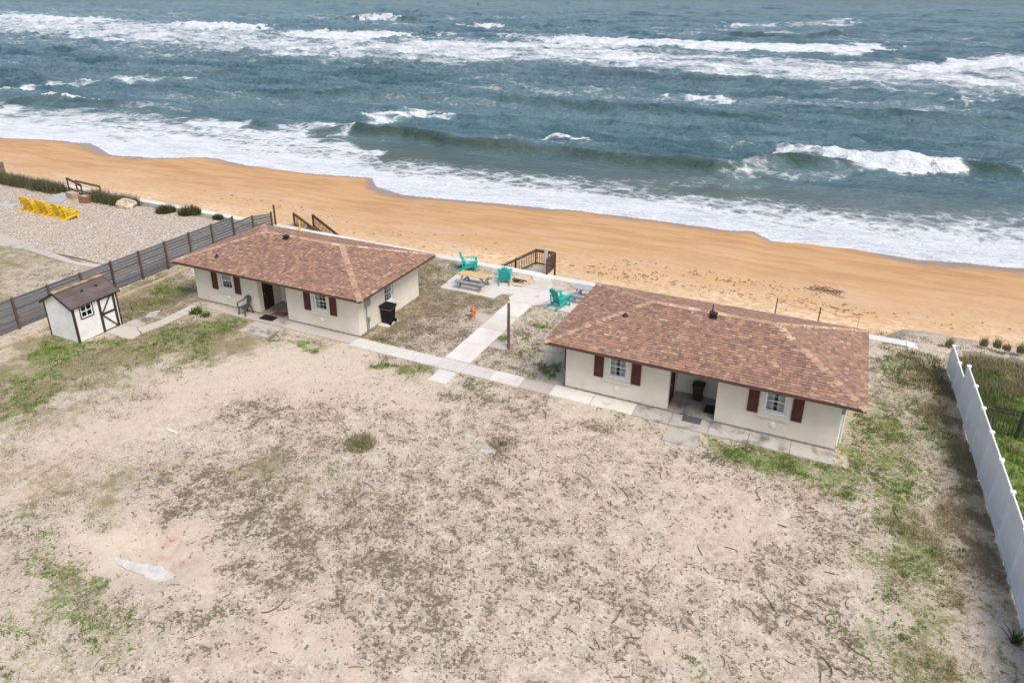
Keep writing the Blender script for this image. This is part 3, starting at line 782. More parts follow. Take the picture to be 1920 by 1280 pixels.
# ================================================================== HOUSES
def wall_boxes(m, u0, u1, z0, z1, holes, place):
    """rectangle minus rectangular openings, as boxes through `place(u0,u1,z0,z1)`"""
    cuts = sorted(set([u0, u1] + [h[0] for h in holes] + [h[1] for h in holes]))
    for a, b in zip(cuts[:-1], cuts[1:]):
        hs = sorted([h for h in holes if h[0] <= a + 1e-6 and h[1] >= b - 1e-6], key=lambda h: h[2])
        z = z0
        for h in hs:
            if h[2] > z: place(a, b, z, h[2])
            z = h[3]
        if z < z1: place(a, b, z, z1)

def window(parent, loc, rz, w, z0, z1, style, surround=True):
    """faces local -y; w wide, sill z0 to head z1; frame set back in its opening"""
    m = MB(); f = .055
    h0, h1 = 0.0, z1 - z0
    m.box(-w / 2, -w / 2 + f, .02, .10, h0, h1).box(w / 2 - f, w / 2, .02, .10, h0, h1).box(-w / 2 + f, w / 2 - f, .02, .10, h0, h0 + f).box(-w / 2 + f, w / 2 - f, .02, .10, h1 - f, h1)
    win = m.build('window', WHITE, parent, (loc[0], loc[1], z0)); win.rotation_euler = (0, 0, rz)
    if surround:
        m = MB(); s = .17; p = -.028
        m.box(-w / 2 - s, -w / 2, p, .02, -.10, h1 + .0).box(w / 2, w / 2 + s, p, .02, -.10, h1).box(-w / 2, w / 2, p, .02, -.10, 0)
        m.box(-w / 2 - s - .03, w / 2 + s + .03, -.065, .02, -.24, -.10)
        m.build('surround', TRIM, win)
    m = MB(); m.box(-w / 2 + .01, w / 2 - .01, -.045, .06, 0.002, .045); m.build('sill', WHITE, win)
    iw = w - 2 * f; mid = h1 * .5
    m = MB()
    for (a, b, y) in ((f, mid + .02, .060), (mid - .02, h1 - f, .035)):
        t = .032
        m.box(-iw / 2, -iw / 2 + t, y, y + .025, a, b).box(iw / 2 - t, iw / 2, y, y + .025, a, b).box(-iw / 2 + t, iw / 2 - t, y, y + .025, a, a + t).box(-iw / 2 + t, iw / 2 - t, y, y + .025, b - t, b)
    m.build('sash', WHITE, win)
    m = MB()
    for (a, b, y) in ((f + .03, mid - .01, .066), (mid + .01, h1 - f - .03, .041)):
        for i in (1, 2): m.box(-iw / 2 + iw * i / 3 - .007, -iw / 2 + iw * i / 3 + .007, y, y + .012, a, b)
        m.box(-iw / 2 + .03, iw / 2 - .03, y + .001, y + .011, (a + b) / 2 - .007, (a + b) / 2 + .007)
    m.build('muntin', WHITE, win)
    for (a, b, y) in ((f + .03, mid - .01, .072), (mid + .01, h1 - f - .03, .047)):
        m = MB(); m.poly([(-iw / 2 + .02, y, a), (iw / 2 - .02, y, a), (iw / 2 - .02, y, b), (-iw / 2 + .02, y, b)]); m.build('pane', GLASS, win)
    def drape(x0, x1, a, b, y=.115):
        m = MB(); n = 26
        q = []
        for i in range(n + 1):
            x = x0 + (x1 - x0) * i / n
            q.append((x, y + .018 * math.sin(i * 1.9)))
        for (xa, ya), (xb, yb) in zip(q[:-1], q[1:]): m.poly([(xa, ya, a), (xb, yb, a), (xb, yb, b), (xa, ya, b)])
        m.build('curtain', CURT, win, smooth=True)
    g = .055
    if style == 'pair': drape(-iw / 2, -g, .02, h1 - .02); drape(g, iw / 2, .02, h1 - .02)
    elif style == 'left': drape(-iw / 2, -iw * .12, .02, h1 - .02)
    elif style == 'right': drape(iw * .1, iw / 2, .02, h1 - .02)
    elif style == 'half': drape(-iw / 2, iw / 2, h1 * .36, h1 - .02)
    return win

def shutter(parent, x0, x1, z0, z1):
    m = MB(); t = .07
    m.box(x0, x1, -.035, -.004, z0, z1)
    for a, b in ((x0, x0 + t), (x1 - t, x1)): m.box(a, b, -.055, -.035, z0, z1)
    h = z1 - z0
    for c in (0, .6, 1.0):
        zc = z0 + c * (h - t); m.box(x0 + t, x1 - t, -.0545, -.035, zc, zc + t)
    for a, b in ((z0 + t + .03, z0 + .6 * (h - t) - .03), (z0 + .6 * (h - t) + t + .03, z1 - t - .03)):
        m.box(x0 + t + .025, x1 - t - .025, -.047, -.035, a, b)
    return m.build('shutter', SHUT, parent)

PAL = [((.33, .175, .115), 5), ((.40, .22, .145), 5), ((.26, .135, .095), 4), ((.50, .31, .20), 3), ((.60, .41, .27), 1.2), ((.19, .105, .082), 3), ((.29, .165, .135), 3), ((.45, .235, .155), 3)]
_pw = np.cumsum([w for _, w in PAL]); _pw = _pw / _pw[-1]
def shingle_tint(dark=1.0):
    c = PAL[int(np.searchsorted(_pw, random.random()))][0]
    g = random.uniform(.90, 1.10) * dark
    mu = (.250, .168, .128); c = tuple(m_ + (v - m_) * .50 for v, m_ in zip(c, mu))
    return (c[0] * g, c[1] * g, c[2] * g)

def clip_poly(P, a, b, c):
    """keep a*u + b*v <= c"""
    out = []
    for i in range(len(P)):
        p, q = P[i], P[(i + 1) % len(P)]
        dp, dq = a * p[0] + b * p[1] - c, a * q[0] + b * q[1] - c
        if dp <= 0: out.append(p)
        if (dp < 0 < dq) or (dq < 0 < dp):
            t = dp / (dp - dq); out.append((p[0] + (q[0] - p[0]) * t, p[1] + (q[1] - p[1]) * t))
    return out

def shingle_slope(roof, bulk, O, U, V, ulen, vlen, li, ri, single_rows=0, dark=1.0, expo=.148):
    """O eave left corner, U along the eave, V up the slope; the hips cut in by li / ri at the top"""
    O, U, V = Vector(O), Vector(U).normalized(), Vector(V).normalized()
    N = U.cross(V)
    made = 0
    rows = int(math.ceil(vlen / expo))
    for r in range(rows):
        v0, v1 = r * expo - .02, min((r + 1) * expo + .012, vlen)
        u = -random.uniform(0, .3)
        while u < ulen:
            w = random.choice((.09, .11, .13, .16, .19, .22))
            P = [(u + .003, v0), (u + w - .003, v0), (u + w - .003, v1), (u + .003, v1)]
            P = clip_poly(P, -1, li / vlen, 0.0)
            P = clip_poly(P, 1, ri / vlen, ulen) if P else P
            u += w
            if len(P) < 3: continue
            lift = random.choice((.020, .022, .030, .034))
            def at(q):
                s = (q[1] - v0) / (v1 - v0)
                return tuple(O + U * q[0] + V * q[1] + N * (lift * (1 - s) + .006 * s + .004))
            def base(q): return tuple(O + U * q[0] + V * q[1] + N * .001)
            c = shingle_tint(dark)
            m = MB() if r < single_rows and made < 300 else bulk
            m.poly([at(q) for q in P], c)
            for i in range(len(P)):
                a, b = P[i], P[(i + 1) % len(P)]
                m.poly([base(a), base(b), at(b), at(a)], tuple(x * .62 for x in c) if abs(a[1] - v0) < 1e-5 and abs(b[1] - v0) < 1e-5 else c)  # butt edge tinted darker: the shadow line of each course is painted in
            if m is not bulk:
                m.build('shingle', SHINGLE, roof); made += 1

def ridge_caps(roof, a, b, na, nb, step=.26, tone=1.0):
    """bent cap pieces along a hip or ridge from a (low) to b; na, nb: normals of the two slopes"""
    a, b = Vector(a), Vector(b); d = (b - a); L = d.length; d.normalize()
    na, nb = Vector(na).normalized(), Vector(nb).normalized()
    sa_, sb_ = d.cross(na).normalized(), d.cross(nb).normalized()
    mid = (na + nb).normalized()
    ua = sa_ if sa_.dot(nb - na) < 0 else -sa_
    ub = sb_ if sb_.dot(na - nb) < 0 else -sb_
    n = int(L / step)
    for i in range(n):
        p0 = a + d * (i * L / n - .02); p1 = a + d * ((i + 1) * L / n + .03)
        w = .150; h0, h1 = .038, .024
        c = random.choice(((.43, .285, .19), (.46, .31, .205), (.41, .27, .185), (.44, .295, .20), (.39, .255, .175), (.30, .19, .14))) if random.random() < .84 else (.56, .42, .30)
        m = MB()
        A0, A1 = p0 + mid * h0, p1 + mid * h1
        m.poly([A0, A1, p1 + ua * w + na * (h1 - .006), p0 + ua * w + na * (h0 - .006)], c)
        m.poly([A1, A0, p0 + ub * w + nb * (h0 - .006), p1 + ub * w + nb * (h1 - .006)], c)
        m.poly([p0 + ua * w + na * (h0 - .006), p0 + ua * w, p0, A0], c); m.poly([A0, p0, p0 + ub * w, p0 + ub * w + nb * (h0 - .006)], c)
        m.poly([p0 + ua * w + na * (h0 - .006), p1 + ua * w + na * (h1 - .006), p1 + ua * w, p0 + ua * w], c)
        m.poly([p1 + ub * w + nb * (h1 - .006), p0 + ub * w + nb * (h0 - .006), p0 + ub * w, p1 + ub * w], c)
        m.build('ridge_cap', SHINGLE, roof)

def make_house(name, loc, styles, side_window, singles, label, doorway):
    H = empty(name, (loc[0], loc[1], 0)); tag(H, label, 'house')
    L, W, T = HL, HW, .18
    zt = 2.27; p0, p1, pd = 4.38, 6.245, 1.6
    wz0, wz1 = 1.0, 2.0
    wl, wr, ww = 2.245, 8.39, .80
    def front(x0, x1, holes):
        m = MB(); wall_boxes(m, x0, x1, .09, zt, holes, lambda a, b, c, d: m.box(a, b, 0, T, c, d)); return m
    front(0, p0, [(wl - ww / 2, wl + ww / 2, wz0, wz1)]).build('front_wall', STUCCO, H)
    front(p1, L, [(wr - ww / 2, wr + ww / 2, wz0, wz1)]).build('front_wall', STUCCO, H)
    dy0, dy1, dz = .27, 1.12, 2.05
    for x0, x1 in ((p0 - T, p0), (p1, p1 + T)):
        m = MB(); wall_boxes(m, T, pd, .09, zt, [(dy0, dy1, .06, dz)], lambda a, b, c, d: m.box(x0, x1, a, b, c, d)); m.build('porch_side_wall', STUCCO, H)
    m = MB(); m.box(p0 - T, p1 + T, pd, pd + T, .09, zt); m.build('porch_back_wall', STUCCO, H)
    sw0, sw1, sz0, sz1 = 2.2, 2.95, .86, 1.85
    m = MB(); wall_boxes(m, T, W - T, .09, zt, [(sw0, sw1, sz0, sz1)] if side_window else [], lambda a, b, c, d: m.box(L - T, L, a, b, c, d)); m.build('side_wall', STUCCO, H)
    m = MB(); m.box(0, T, T, W - T, .09, zt); m.build('side_wall', STUCCO, H)
    m = MB(); m.box(0, L, W - T, W, .09, zt); m.build('back_wall', STUCCO, H)
    m = MB()
    m.box(-.012, p0 + .012, -.012, T, .0, .09).box(p1 - .012, L + .012, -.012, T, 0, .09).box(-.012, T, T, W + .012, 0, .09).box(L - T, L + .012, T, W + .012, 0, .09).box(T, L - T, W - T, W + .012, 0, .09)
    m.build('plinth', PLINTH, H)
    m = MB(); m.box(p0 + .01, p1 - .01, -.02, pd, 0, .075, c=(.80, .76, .72)); m.build('porch_floor', CONC_OLD, H)
    m = MB(); m.box(T, L - T, pd + T, W - T, 0, .06).box(T, p0 - T, T, pd + T, 0, .06).box(p1 + T, L - T, T, pd + T, 0, .06); m.build('room_floor', DARKIN, H)
    m = MB(); m.box(T + .01, L - T - .01, pd + T + .05, pd + T + .12, .06, 2.2); m.build('inner_wall', DARKIN, H)
    # doors: one on each side of the porch, facing each other
    for x, s in ((p0, 1), (p1, -1)):
        m = MB(); xx = x - s * .07
        m.box(min(xx, xx + s * .045), max(xx, xx + s * .045), dy0 + .035, dy1 - .035, .08, dz - .03)
        for a, b in ((.25, .95), (1.1, 1.85)):
            m.box(min(xx + s * .045, xx + s * .056), max(xx + s * .045, xx + s * .056), dy0 + .15, dy1 - .15, a, b)
        d = m.build('door', DOOR, H)
        m = MB(); m.cyl((xx + s * .045, dy0 + .12, 1.0), (xx + s * .10, dy0 + .12, 1.0), .016, n=8).cyl((xx + s * .10, dy0 + .12, 1.0), (xx + s * .12, dy0 + .12, 1.0), .034, n=10); m.build('handle', GREYM, d)
        m = MB(); a, b = sorted((x - s * .10, x + s * .012))
        m.box(a, b, dy0, dy0 + .034, .075, dz).box(a, b, dy1 - .034, dy1, .075, dz).box(a, b, dy0 + .034, dy1 - .034, dz - .03, dz); m.build('door_frame', TRIM if doorway else DOOR, H)
    for xc, st in ((wl, styles[0]), (wr, styles[1])):
        window(H, (xc, 0), 0, ww, wz0, wz1, st)
        shutter(H, xc - .985, xc - .60, .89, 1.985); shutter(H, xc + .60, xc + .985, .89, 1.985)
        m = MB(); m.lathe([(.0001, 0), (.12, 0), (.115, .03), (.07, .045), (.0001, .05)], 14)
        o = m.build('wall_vent', VENTW, H, (xc, -.001, .50), smooth=True); o.rotation_euler = (rad(90), 0, 0)
    if side_window: window(H, (L, (sw0 + sw1) / 2), rad(90), sw1 - sw0, sz0, sz1, 'right')
    # roof
    ov, ez, rz, ri = .715, 2.35, 3.475, 2.80
    x0, x1, y0, y1 = -ov, L + ov, -ov, W + ov
    A, B, C, D = (x0, y0, ez), (x1, y0, ez), (x1, y1, ez), (x0, y1, ez)
    E_, F_ = (ri, W / 2, rz), (L - ri, W / 2, rz)
    m = MB()
    m.poly([A, B, F_, E_]); m.poly([B, C, F_]); m.poly([C, D, E_, F_]); m.poly([D, A, E_])
    lo = .115
    q = [(x0 + .02, y0 + .02, ez - lo), (x1 - .02, y0 + .02, ez - lo), (x1 - .02, y1 - .02, ez - lo), (x0 + .02, y1 - .02, ez - lo)]
    m.poly(q[::-1])
    roof = m.build('roof', DECK, H)
    m = MB(); t = .02
    m.box(x0, x1, y0 - .004, y0 + t, ez - lo - .01, ez - .001).box(x0, x1, y1 - t, y1 + .004, ez - lo - .01, ez - .001).box(x0 - .004, x0 + t, y0 + t, y1 - t, ez - lo - .01, ez - .001).box(x1 - t, x1 + .004, y0 + t, y1 - t, ez - lo - .01, ez - .001)
    m.build('fascia', FASCIA, roof)
    bulk = MB()
    rise = rz - ez; run_f = W / 2 + ov; run_s = ri + ov
    vf, vs = math.hypot(run_f, rise), math.hypot(run_s, rise)
    lx, ly = x1 - x0, y1 - y0
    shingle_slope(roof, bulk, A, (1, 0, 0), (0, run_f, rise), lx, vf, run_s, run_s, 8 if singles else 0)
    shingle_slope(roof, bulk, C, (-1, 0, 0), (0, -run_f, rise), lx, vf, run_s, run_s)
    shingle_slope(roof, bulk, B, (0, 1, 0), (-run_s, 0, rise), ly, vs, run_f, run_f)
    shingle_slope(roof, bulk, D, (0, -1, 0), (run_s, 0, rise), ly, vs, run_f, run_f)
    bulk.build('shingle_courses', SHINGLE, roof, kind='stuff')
    nF, nB, nR, nL_ = (0, -rise, run_f), (0, rise, run_f), (rise, 0, run_s), (-rise, 0, run_s)
    ridge_caps(roof, A, E_, nF, nL_); ridge_caps(roof, B, F_, nF, nR); ridge_caps(roof, C, F_, nB, nR); ridge_caps(roof, D, E_, nB, nL_); ridge_caps(roof, E_, F_, nF, nB)
    def zr(y): return ez + (y + ov) * rise / run_f
    return H, roof, zr

HOUSE1, ROOF1, ZR = make_house('cottage', H1, ('half', 'left'), True, False, 'cream cottage with brown hip roof beside the small white shed', True)
HOUSE2, ROOF2, ZR = make_house('cottage', H2, ('pair', 'pair'), True, True, 'cream cottage with brown hip roof and curtained windows by white vinyl fence', False)
def box_vent(roof, x, y):
    z = ZR(y); m = MB()
    m.box(-.15, .15, -.15, .15, -.02, .04).box(-.10, .10, -.09, .09, .04, .15).box(-.145, .145, -.14, .13, .15, .19)
    m.build('roof_vent', VENTB, roof, (x, y, z))
def pipe_vent(roof, x, y, h=.3, r=.04, mat=None):
    z = ZR(y); m = MB()
    m.lathe([(.15, -.06), (.13, .03), (r + .02, .07), (r, .08), (r, h), (r * .5, h)], 12)
    m.build('vent_pipe', mat or VENTB, roof, (x, y, z), smooth=True)
box_vent(ROOF1, 4.45, 2.42); pipe_vent(ROOF1, 1.65, .2, .14, .05)
box_vent(ROOF2, 5.45, 2.40); pipe_vent(ROOF2, 5.35, 2.66, .34, .022); pipe_vent(ROOF2, 2.0, 1.55, .10, .06)
# meter and conduit on the first house, pipes on the second
m = MB(); m.box(HL, HL + .13, .50, .88, 1.40, 1.92).box(HL, HL + .09, .53, .72, 1.92, 2.2); m.cyl((HL + .13, .69, 1.72), (HL + .20, .69, 1.72), .085, n=14); m.build('meter_box', GREYM, HOUSE1)
m = MB(); m.cyl((HL + .05, .60, 0), (HL + .05, .60, 1.40), .03, n=8).cyl((HL + .05, .72, 0), (HL + .05, .72, .75), .022, n=8).box(HL + .001, HL + .10, .67, .80, .55, .78); m.build('conduit', GREYM, HOUSE1)
m = MB(); m.box(HL, HL + .14, .25, .60, 1.45, 1.95); m.cyl((HL + .14, .42, 1.75), (HL + .2, .42, 1.75), .085, n=14); m.build('meter_box', GREYM, HOUSE2)
m = MB(); m.cyl((HL + .05, .36, 0), (HL + .05, .36, 1.45), .03, n=8).cyl((HL + .07, .50, 0), (HL + .07, .50, 1.45), .025, n=8).cyl((HL + .16, .62, 0), (HL + .16, .62, 2.2), .03, n=8); m.build('conduit', WHITE, HOUSE2)
m = MB(); m.box(-.10, -.001, .10, .22, .75, 2.2); m.cyl((-.05, .16, 0), (-.05, .16, .75), .03, n=8); m.build('cable_box', BLACKM, HOUSE2)
m = MB(); m.box(7.95, 8.95, -.006, .001, .28, .70); m.build('wall_patch', TRIM, HOUSE2)

# ================================================================== SHED
SX0, SX1, SY0, SY1 = -33.62, -31.58, 19.10, 21.42
SW = simple('shed_white_paint', (.74, .73, .70), .7, .08, 3, .15, dirt=((.50, .50, .42), 1.6, .6, .5))
SD = simple('shed_dark_trim', (.045, .030, .024), .75, .3, 8, .15)
SR = tinted('shed_roof_panel', .9, .3, 4, .3, .15, (1, .3, 1), ((.30, .17, .09), 1.3, .56, .7))
shed = empty('garden_shed', ((SX0 + SX1) / 2, (SY0 + SY1) / 2, 0)); tag(shed, 'small white garden shed with dark braced door and gable roof', 'shed')
sx, sy, eh, rh = (SX1 - SX0) / 2, (SY1 - SY0) / 2, 1.80, 2.36
for s in (-1, 1):
    m = MB(); y = s * sy; P = [(-sx, y, 0), (sx, y, 0), (sx, y, eh), (0, y, rh), (-sx, y, eh)]; Q = [(a, b - s * .06, c) for a, b, c in P]
    if s > 0: P, Q = Q, P
    P2 = P if s < 0 else P
    m.poly(P); m.poly(Q[::-1])
    for i in range(5): m.poly([P[i], Q[i], Q[(i + 1) % 5], P[(i + 1) % 5]])
    m.build('gable_wall', SW, shed)
Y0 = SY0 + sy
m = MB(); wall_boxes(m, -sy + .06, sy - .06, 0, eh, [(19.46 - Y0, 20.06 - Y0, 1.12, 1.74), (20.44 - Y0, 21.20 - Y0, 0, 1.74)], lambda a, b, c, d: m.box(sx - .06, sx, a, b, c, d)); m.build('side_wall', SW, shed)
m = MB(); m.box(-sx, -sx + .06, -sy + .06, sy - .06, 0, eh); m.build('side_wall', SW, shed)
m = MB(); m.box(-sx + .06, sx - .06, -sy + .06, sy - .06, .0, .04); m.build('floor', DARKIN, shed)
for cx in (-1, 1):
    for cy in (-1, 1):
        m = MB(); x, y = cx * sx, cy * sy
        a, b = sorted((x + cx * .014, x - cx * .075)); c, d = sorted((y + cy * .014, y + cy * .001))
        m.box(a, b, c, d, 0, eh)
        a, b = sorted((x + cx * .014, x + cx * .001)); c, d = sorted((y, y - cy * .07))
        m.box(a, b, c, d, 0, eh); m.build('corner_trim', SD, shed)
wy0, wy1 = 19.46 - Y0, 20.06 - Y0
m = MB(); t = .045
m.box(sx + .001, sx + .03, wy0 - t, wy0, 1.12 - t, 1.74 + t).box(sx + .001, sx + .03, wy1, wy1 + t, 1.12 - t, 1.74 + t).box(sx + .001, sx + .03, wy0, wy1, 1.12 - t, 1.12).box(sx + .001, sx + .03, wy0, wy1, 1.74, 1.74 + t)
w_ = m.build('window', SD, shed)
m = MB(); f = .05
m.box(sx - .03, sx + .012, wy0, wy0 + f, 1.12, 1.74).box(sx - .03, sx + .012, wy1 - f, wy1, 1.12, 1.74).box(sx - .03, sx + .012, wy0 + f, wy1 - f, 1.12, 1.12 + f).box(sx - .03, sx + .012, wy0 + f, wy1 - f, 1.74 - f, 1.74)
m.box(sx - .03, sx + .012, (wy0 + wy1) / 2 - .018, (wy0 + wy1) / 2 + .018, 1.12 + f, 1.74 - f).box(sx - .029, sx + .011, wy0 + f, wy1 - f, 1.43 - .018, 1.43 + .018)
m.build('frame', WHITE, w_)
for a, b in ((wy0 + f, (wy0 + wy1) / 2 - .018), ((wy0 + wy1) / 2 + .018, wy1 - f)):
    for c, d in ((1.12 + f, 1.412), (1.448, 1.74 - f)):
        m = MB(); m.poly([(sx - .015, a, c), (sx - .015, b, c), (sx - .015, b, d), (sx - .015, a, d)]); m.build('pane', GLASS, w_)
dy0, dy1 = 20.44 - Y0, 21.20 - Y0
m = MB(); m.box(sx - .05, sx - .012, dy0, dy1, .03, 1.73); dr = m.build('door', SW, shed)
m = MB(); x0, x1 = sx + .001, sx + .03
m.box(x0, x1, dy0 - .07, dy0 + .05, 0, 1.74).box(x0, x1, dy1 - .04, dy1 + .08, 0, 1.74).box(x0, x1, dy0 + .05, dy1 - .04, 1.66, 1.74)
m.build('frame', SD, dr)
m = MB(); xx = sx + .008
m.bar((xx, dy0 + .04, .90), (xx, dy1 - .03, .90), .028, .10)
m.bar((xx + .003, dy0 + .08, .96), (xx + .003, dy1 - .16, 1.66), .022, .065)
m.bar((xx + .003, dy0 + .08, .84), (xx + .003, dy1 - .05, .06), .022, .065)
m.build('brace', SD, dr)
m = MB(); m.box(sx + .03, sx + .05, dy0 + .0, dy0 + .03, .95, 1.1); m.build('latch', BLACKM, dr)
ovx, ovy = .12, .12
for s in (-1, 1):
    m = MB(); sl = (rh - eh) / sx
    xa, za = s * (sx + ovx), eh - sl * ovx
    P = [(0, -sy - ovy, rh), (xa, -sy - ovy, za), (xa, sy + ovy, za), (0, sy + ovy, rh)]
    if s > 0: P = P
    U_ = [(a, b, c + .07) for a, b, c in P]; D_ = [(a, b, c + .015) for a, b, c in P]
    tint = (.118, .093, .085) if s > 0 else (.13, .10, .085)
    m.poly(U_ if s > 0 else U_[::-1], tint); m.poly(D_[::-1] if s > 0 else D_, tint)
    for i in range(4):
        a, b = (i, (i + 1) % 4) if s > 0 else ((i + 1) % 4, i)
        m.poly([D_[a], D_[b], U_[b], U_[a]], (.045, .030, .024))
    r_o = m.build('roof_slope', SR, shed)
    if s > 0:
        for j in range(2):
            m = MB(); xq = .45 + j * .0; zq = rh - sl * xq + .07; yq = -.15 + j * .75
            m.lathe([(.075, -.02), (.07, .04), (.03, .07), (.0001, .075)], 10, (xq, yq, zq)); m.build('roof_vent', VENTB, r_o, smooth=True)
for s in (-1, 1):
    m = MB(); y = s * (sy + ovy)
    for t_ in (-1, 1): m.bar((0, y + s * .012, rh + .02), (t_ * (sx + ovx), y + s * .012, eh - (rh - eh) / sx * ovx + .02), .02, .11)
    m.build('barge_board', SD, shed)
m = MB()
for i in range(12): m.box(-.13, .13, -sy - ovy + i * .215 + .004, -sy - ovy + (i + 1) * .215, rh + .05, rh + .082 + random.uniform(0, .012), c=random.choice(((.36, .22, .14), (.30, .18, .12), (.42, .27, .18))))
m.build('ridge_cap', SR, shed)
# offcuts stacked by the shed
for i, (a, b) in enumerate((((-31.1, 22.4), (-30.75, 22.75)), ((-31.2, 22.55), (-30.85, 22.95)), ((-31.25, 22.75), (-31.0, 23.2)))):
    m = MB(); m.bar((a[0], a[1], .03 + .012 * i), (b[0], b[1], .03 + .02 * i), .09, .03, c=(.62, .6, .55)); tag(m.build('timber_offcut', OLDW), 'pale timber offcut lying on the turf behind the white shed', 'timber', 'offcuts by the shed')

# ================================================================== FENCES
FX = -35.75
fence = empty('board_fence', (FX, 18.85, 0)); tag(fence, 'weathered grey horizontal board fence with dark posts behind the shed', 'fence')
ypos = [18.85 + 1.797 * i - 18.85 for i in range(-9, 9)] + [34.97 - 18.85, 36.74 - 18.85]
hts = [1.62 + .006 * max(0, i - 9) + .004 * i for i in range(18)] + [1.30, 1.06]
for i, (y, h) in enumerate(zip(ypos, hts)):
    m = MB(); m.box(.022, .115, y - .048, y + .048, -.1, h + random.uniform(.0, .04)); m.build('post', POSTW, fence)
for i in range(len(ypos) - 1):
    a, b = ypos[i], ypos[i + 1]
    h0, h1 = hts[i], hts[i + 1]
    if i == 17: h0 = h1 = 1.32
    if i == 18: h0, h1 = 1.30, 1.02
    nb = 9 if i < 17 else (7 if i == 17 else 6)
    for j in range(nb):
        za0, za1 = .05 + (h0 - .07) * j / nb, .05 + (h1 - .07) * j / nb
        th0, th1 = (h0 - .07) / nb - .036, (h1 - .07) / nb - .036
        g = random.uniform(.72, 1.12); c = (.150 * g, .155 * g, .165 * g) if random.random() < .75 else (.175 * g, .16 * g, .145 * g)
        m = MB(); k_ = random.uniform(.006, .014)
        P = [(-.005, a + .004, za0), (-.005, b - .004, za1), (.018 - k_, b - .004, za1 + th1), (.018 - k_, a + .004, za0 + th0)]
        P = [(.018, a + .004, za0), (.018, b - .004, za1), (.018 - k_ * 1.6, b - .004, za1 + th1), (.018 - k_ * 1.6, a + .004, za0 + th0)]
        Q = [(x - .022, y_, z_) for x, y_, z_ in P]
        m.poly(P[::1], c); m.poly(Q[::-1], c)
        for q in range(4): m.poly([P[q], Q[q], Q[(q + 1) % 4], P[(q + 1) % 4]], c)
        m.build('board', FENCEW, fence)
m = MB(); m.box(.03, .13, 37.0 - 18.85, 37.1 - 18.85, -1.4, 1.5); m.build('end_post', POSTW, fence)
# pale kerb at the foot of the board fence
kb = empty('kerb'); kb['kind'] = 'structure'
K0, K1 = G(0, 654.7), G(358, 502)
d_ = (K1 - K0); nK = 12
for i in range(-6, nK + 5):
    a, b = K0 + d_ * (i / nK), K0 + d_ * ((i + 1) / nK - .004)
    m = MB(); g = random.uniform(.85, 1.1); m.bar((a[0], a[1], .02), (b[0], b[1], .02), .20, .12, c=(g * .95, g * .84, g * .66)); m.build('kerb_stone', CONC_MID, kb)

vf_ = empty('vinyl_fence', (6.0, 30.9, 0)); tag(vf_, 'tall white vinyl privacy fence with capped posts along the side yard', 'fence')
vb = [G(1776.6, 693.7), G(1785.4, 727), G(1797, 761), G(1807, 799), G(1820, 845), G(1833.5, 889), G(1850, 948), G(1869.5, 1013), G(1891, 1089)]
VX0, VX1 = 5.66, 6.12
vys = [33.95, 32.29, 30.75, 29.1, 27.42, 25.8, 24.12, 22.42, 20.64, 18.83, 17.05, 15.3, 13.5, 11.7, 9.9]
def vx(y): return 5.80 + (33.95 - y) * .0405
for i, y in enumerate(vys):
    h = 1.22 if i < 2 else 1.86
    x = vx(y) - 6.0; yy = y - 30.9
    m = MB(); m.box(x - .064, x + .064, yy - .064, yy + .064, -.2, h); p_ = m.build('post', VINYL, vf_)
    m = MB(); m.box(x - .078, x + .078, yy - .078, yy + .078, h, h + .025); 
    q = [(x - .07, yy - .07), (x + .07, yy - .07), (x + .07, yy + .07), (x - .07, yy + .07)]
    for a in range(4): m.poly([q[a] + (h + .025,), q[(a + 1) % 4] + (h + .025,), (x, yy, h + .075)])
    m.build('cap', VINYL, p_)
for i in range(len(vys) - 1):
    y0, y1 = vys[i + 1] + .064 - 30.9, vys[i] - .064 - 30.9
    xa, xb = vx(vys[i + 1]) - 6.0, vx(vys[i]) - 6.0
    h = 1.16 if i < 2 else 1.80
    if i == 1: h = 1.16
    m = MB(); nbv = 11
    for j in range(nbv):
        t0, t1 = j / nbv, (j + 1) / nbv
        a, b = (xa + (xb - xa) * t0, y0 + (y1 - y0) * t0), (xa + (xb - xa) * t1, y0 + (y1 - y0) * t1 - .008)
        m.bar((a[0], a[1], (h + .1) / 2), (b[0], b[1], (h + .1) / 2), .022, h - .14)
    m.build('panel', VINYL, vf_)
    for z, n_ in ((.10, 'bottom_rail'), (h - .03, 'top_rail')):
        m = MB(); m.bar((xa, y0, z), (xb, y1, z), .045, .14); m.build(n_, VINYL, vf_)

bf = empty('metal_fence', (6.45, 29.02, 0)); tag(bf, 'black metal picket fence on the lawn beyond the white fence', 'fence')
for i in range(4):
    m = MB(); m.box(i * 1.25 + 1.2, i * 1.25 + 1.26, -.03, .03, -.1, 1.26); m.build('post', BLACKM, bf)
for z in (.14, 1.02, 1.18):
    m = MB(); m.box(0.1, 6.0, -.0125, .0125, z - .016, z + .016); m.build('rail', BLACKM, bf)
for i in range(50):
    x = .14 + i * .115
    m = MB(); m.box(x - .009, x + .009, -.009, .009, .05, 1.17); m.build('picket', BLACKM, bf)
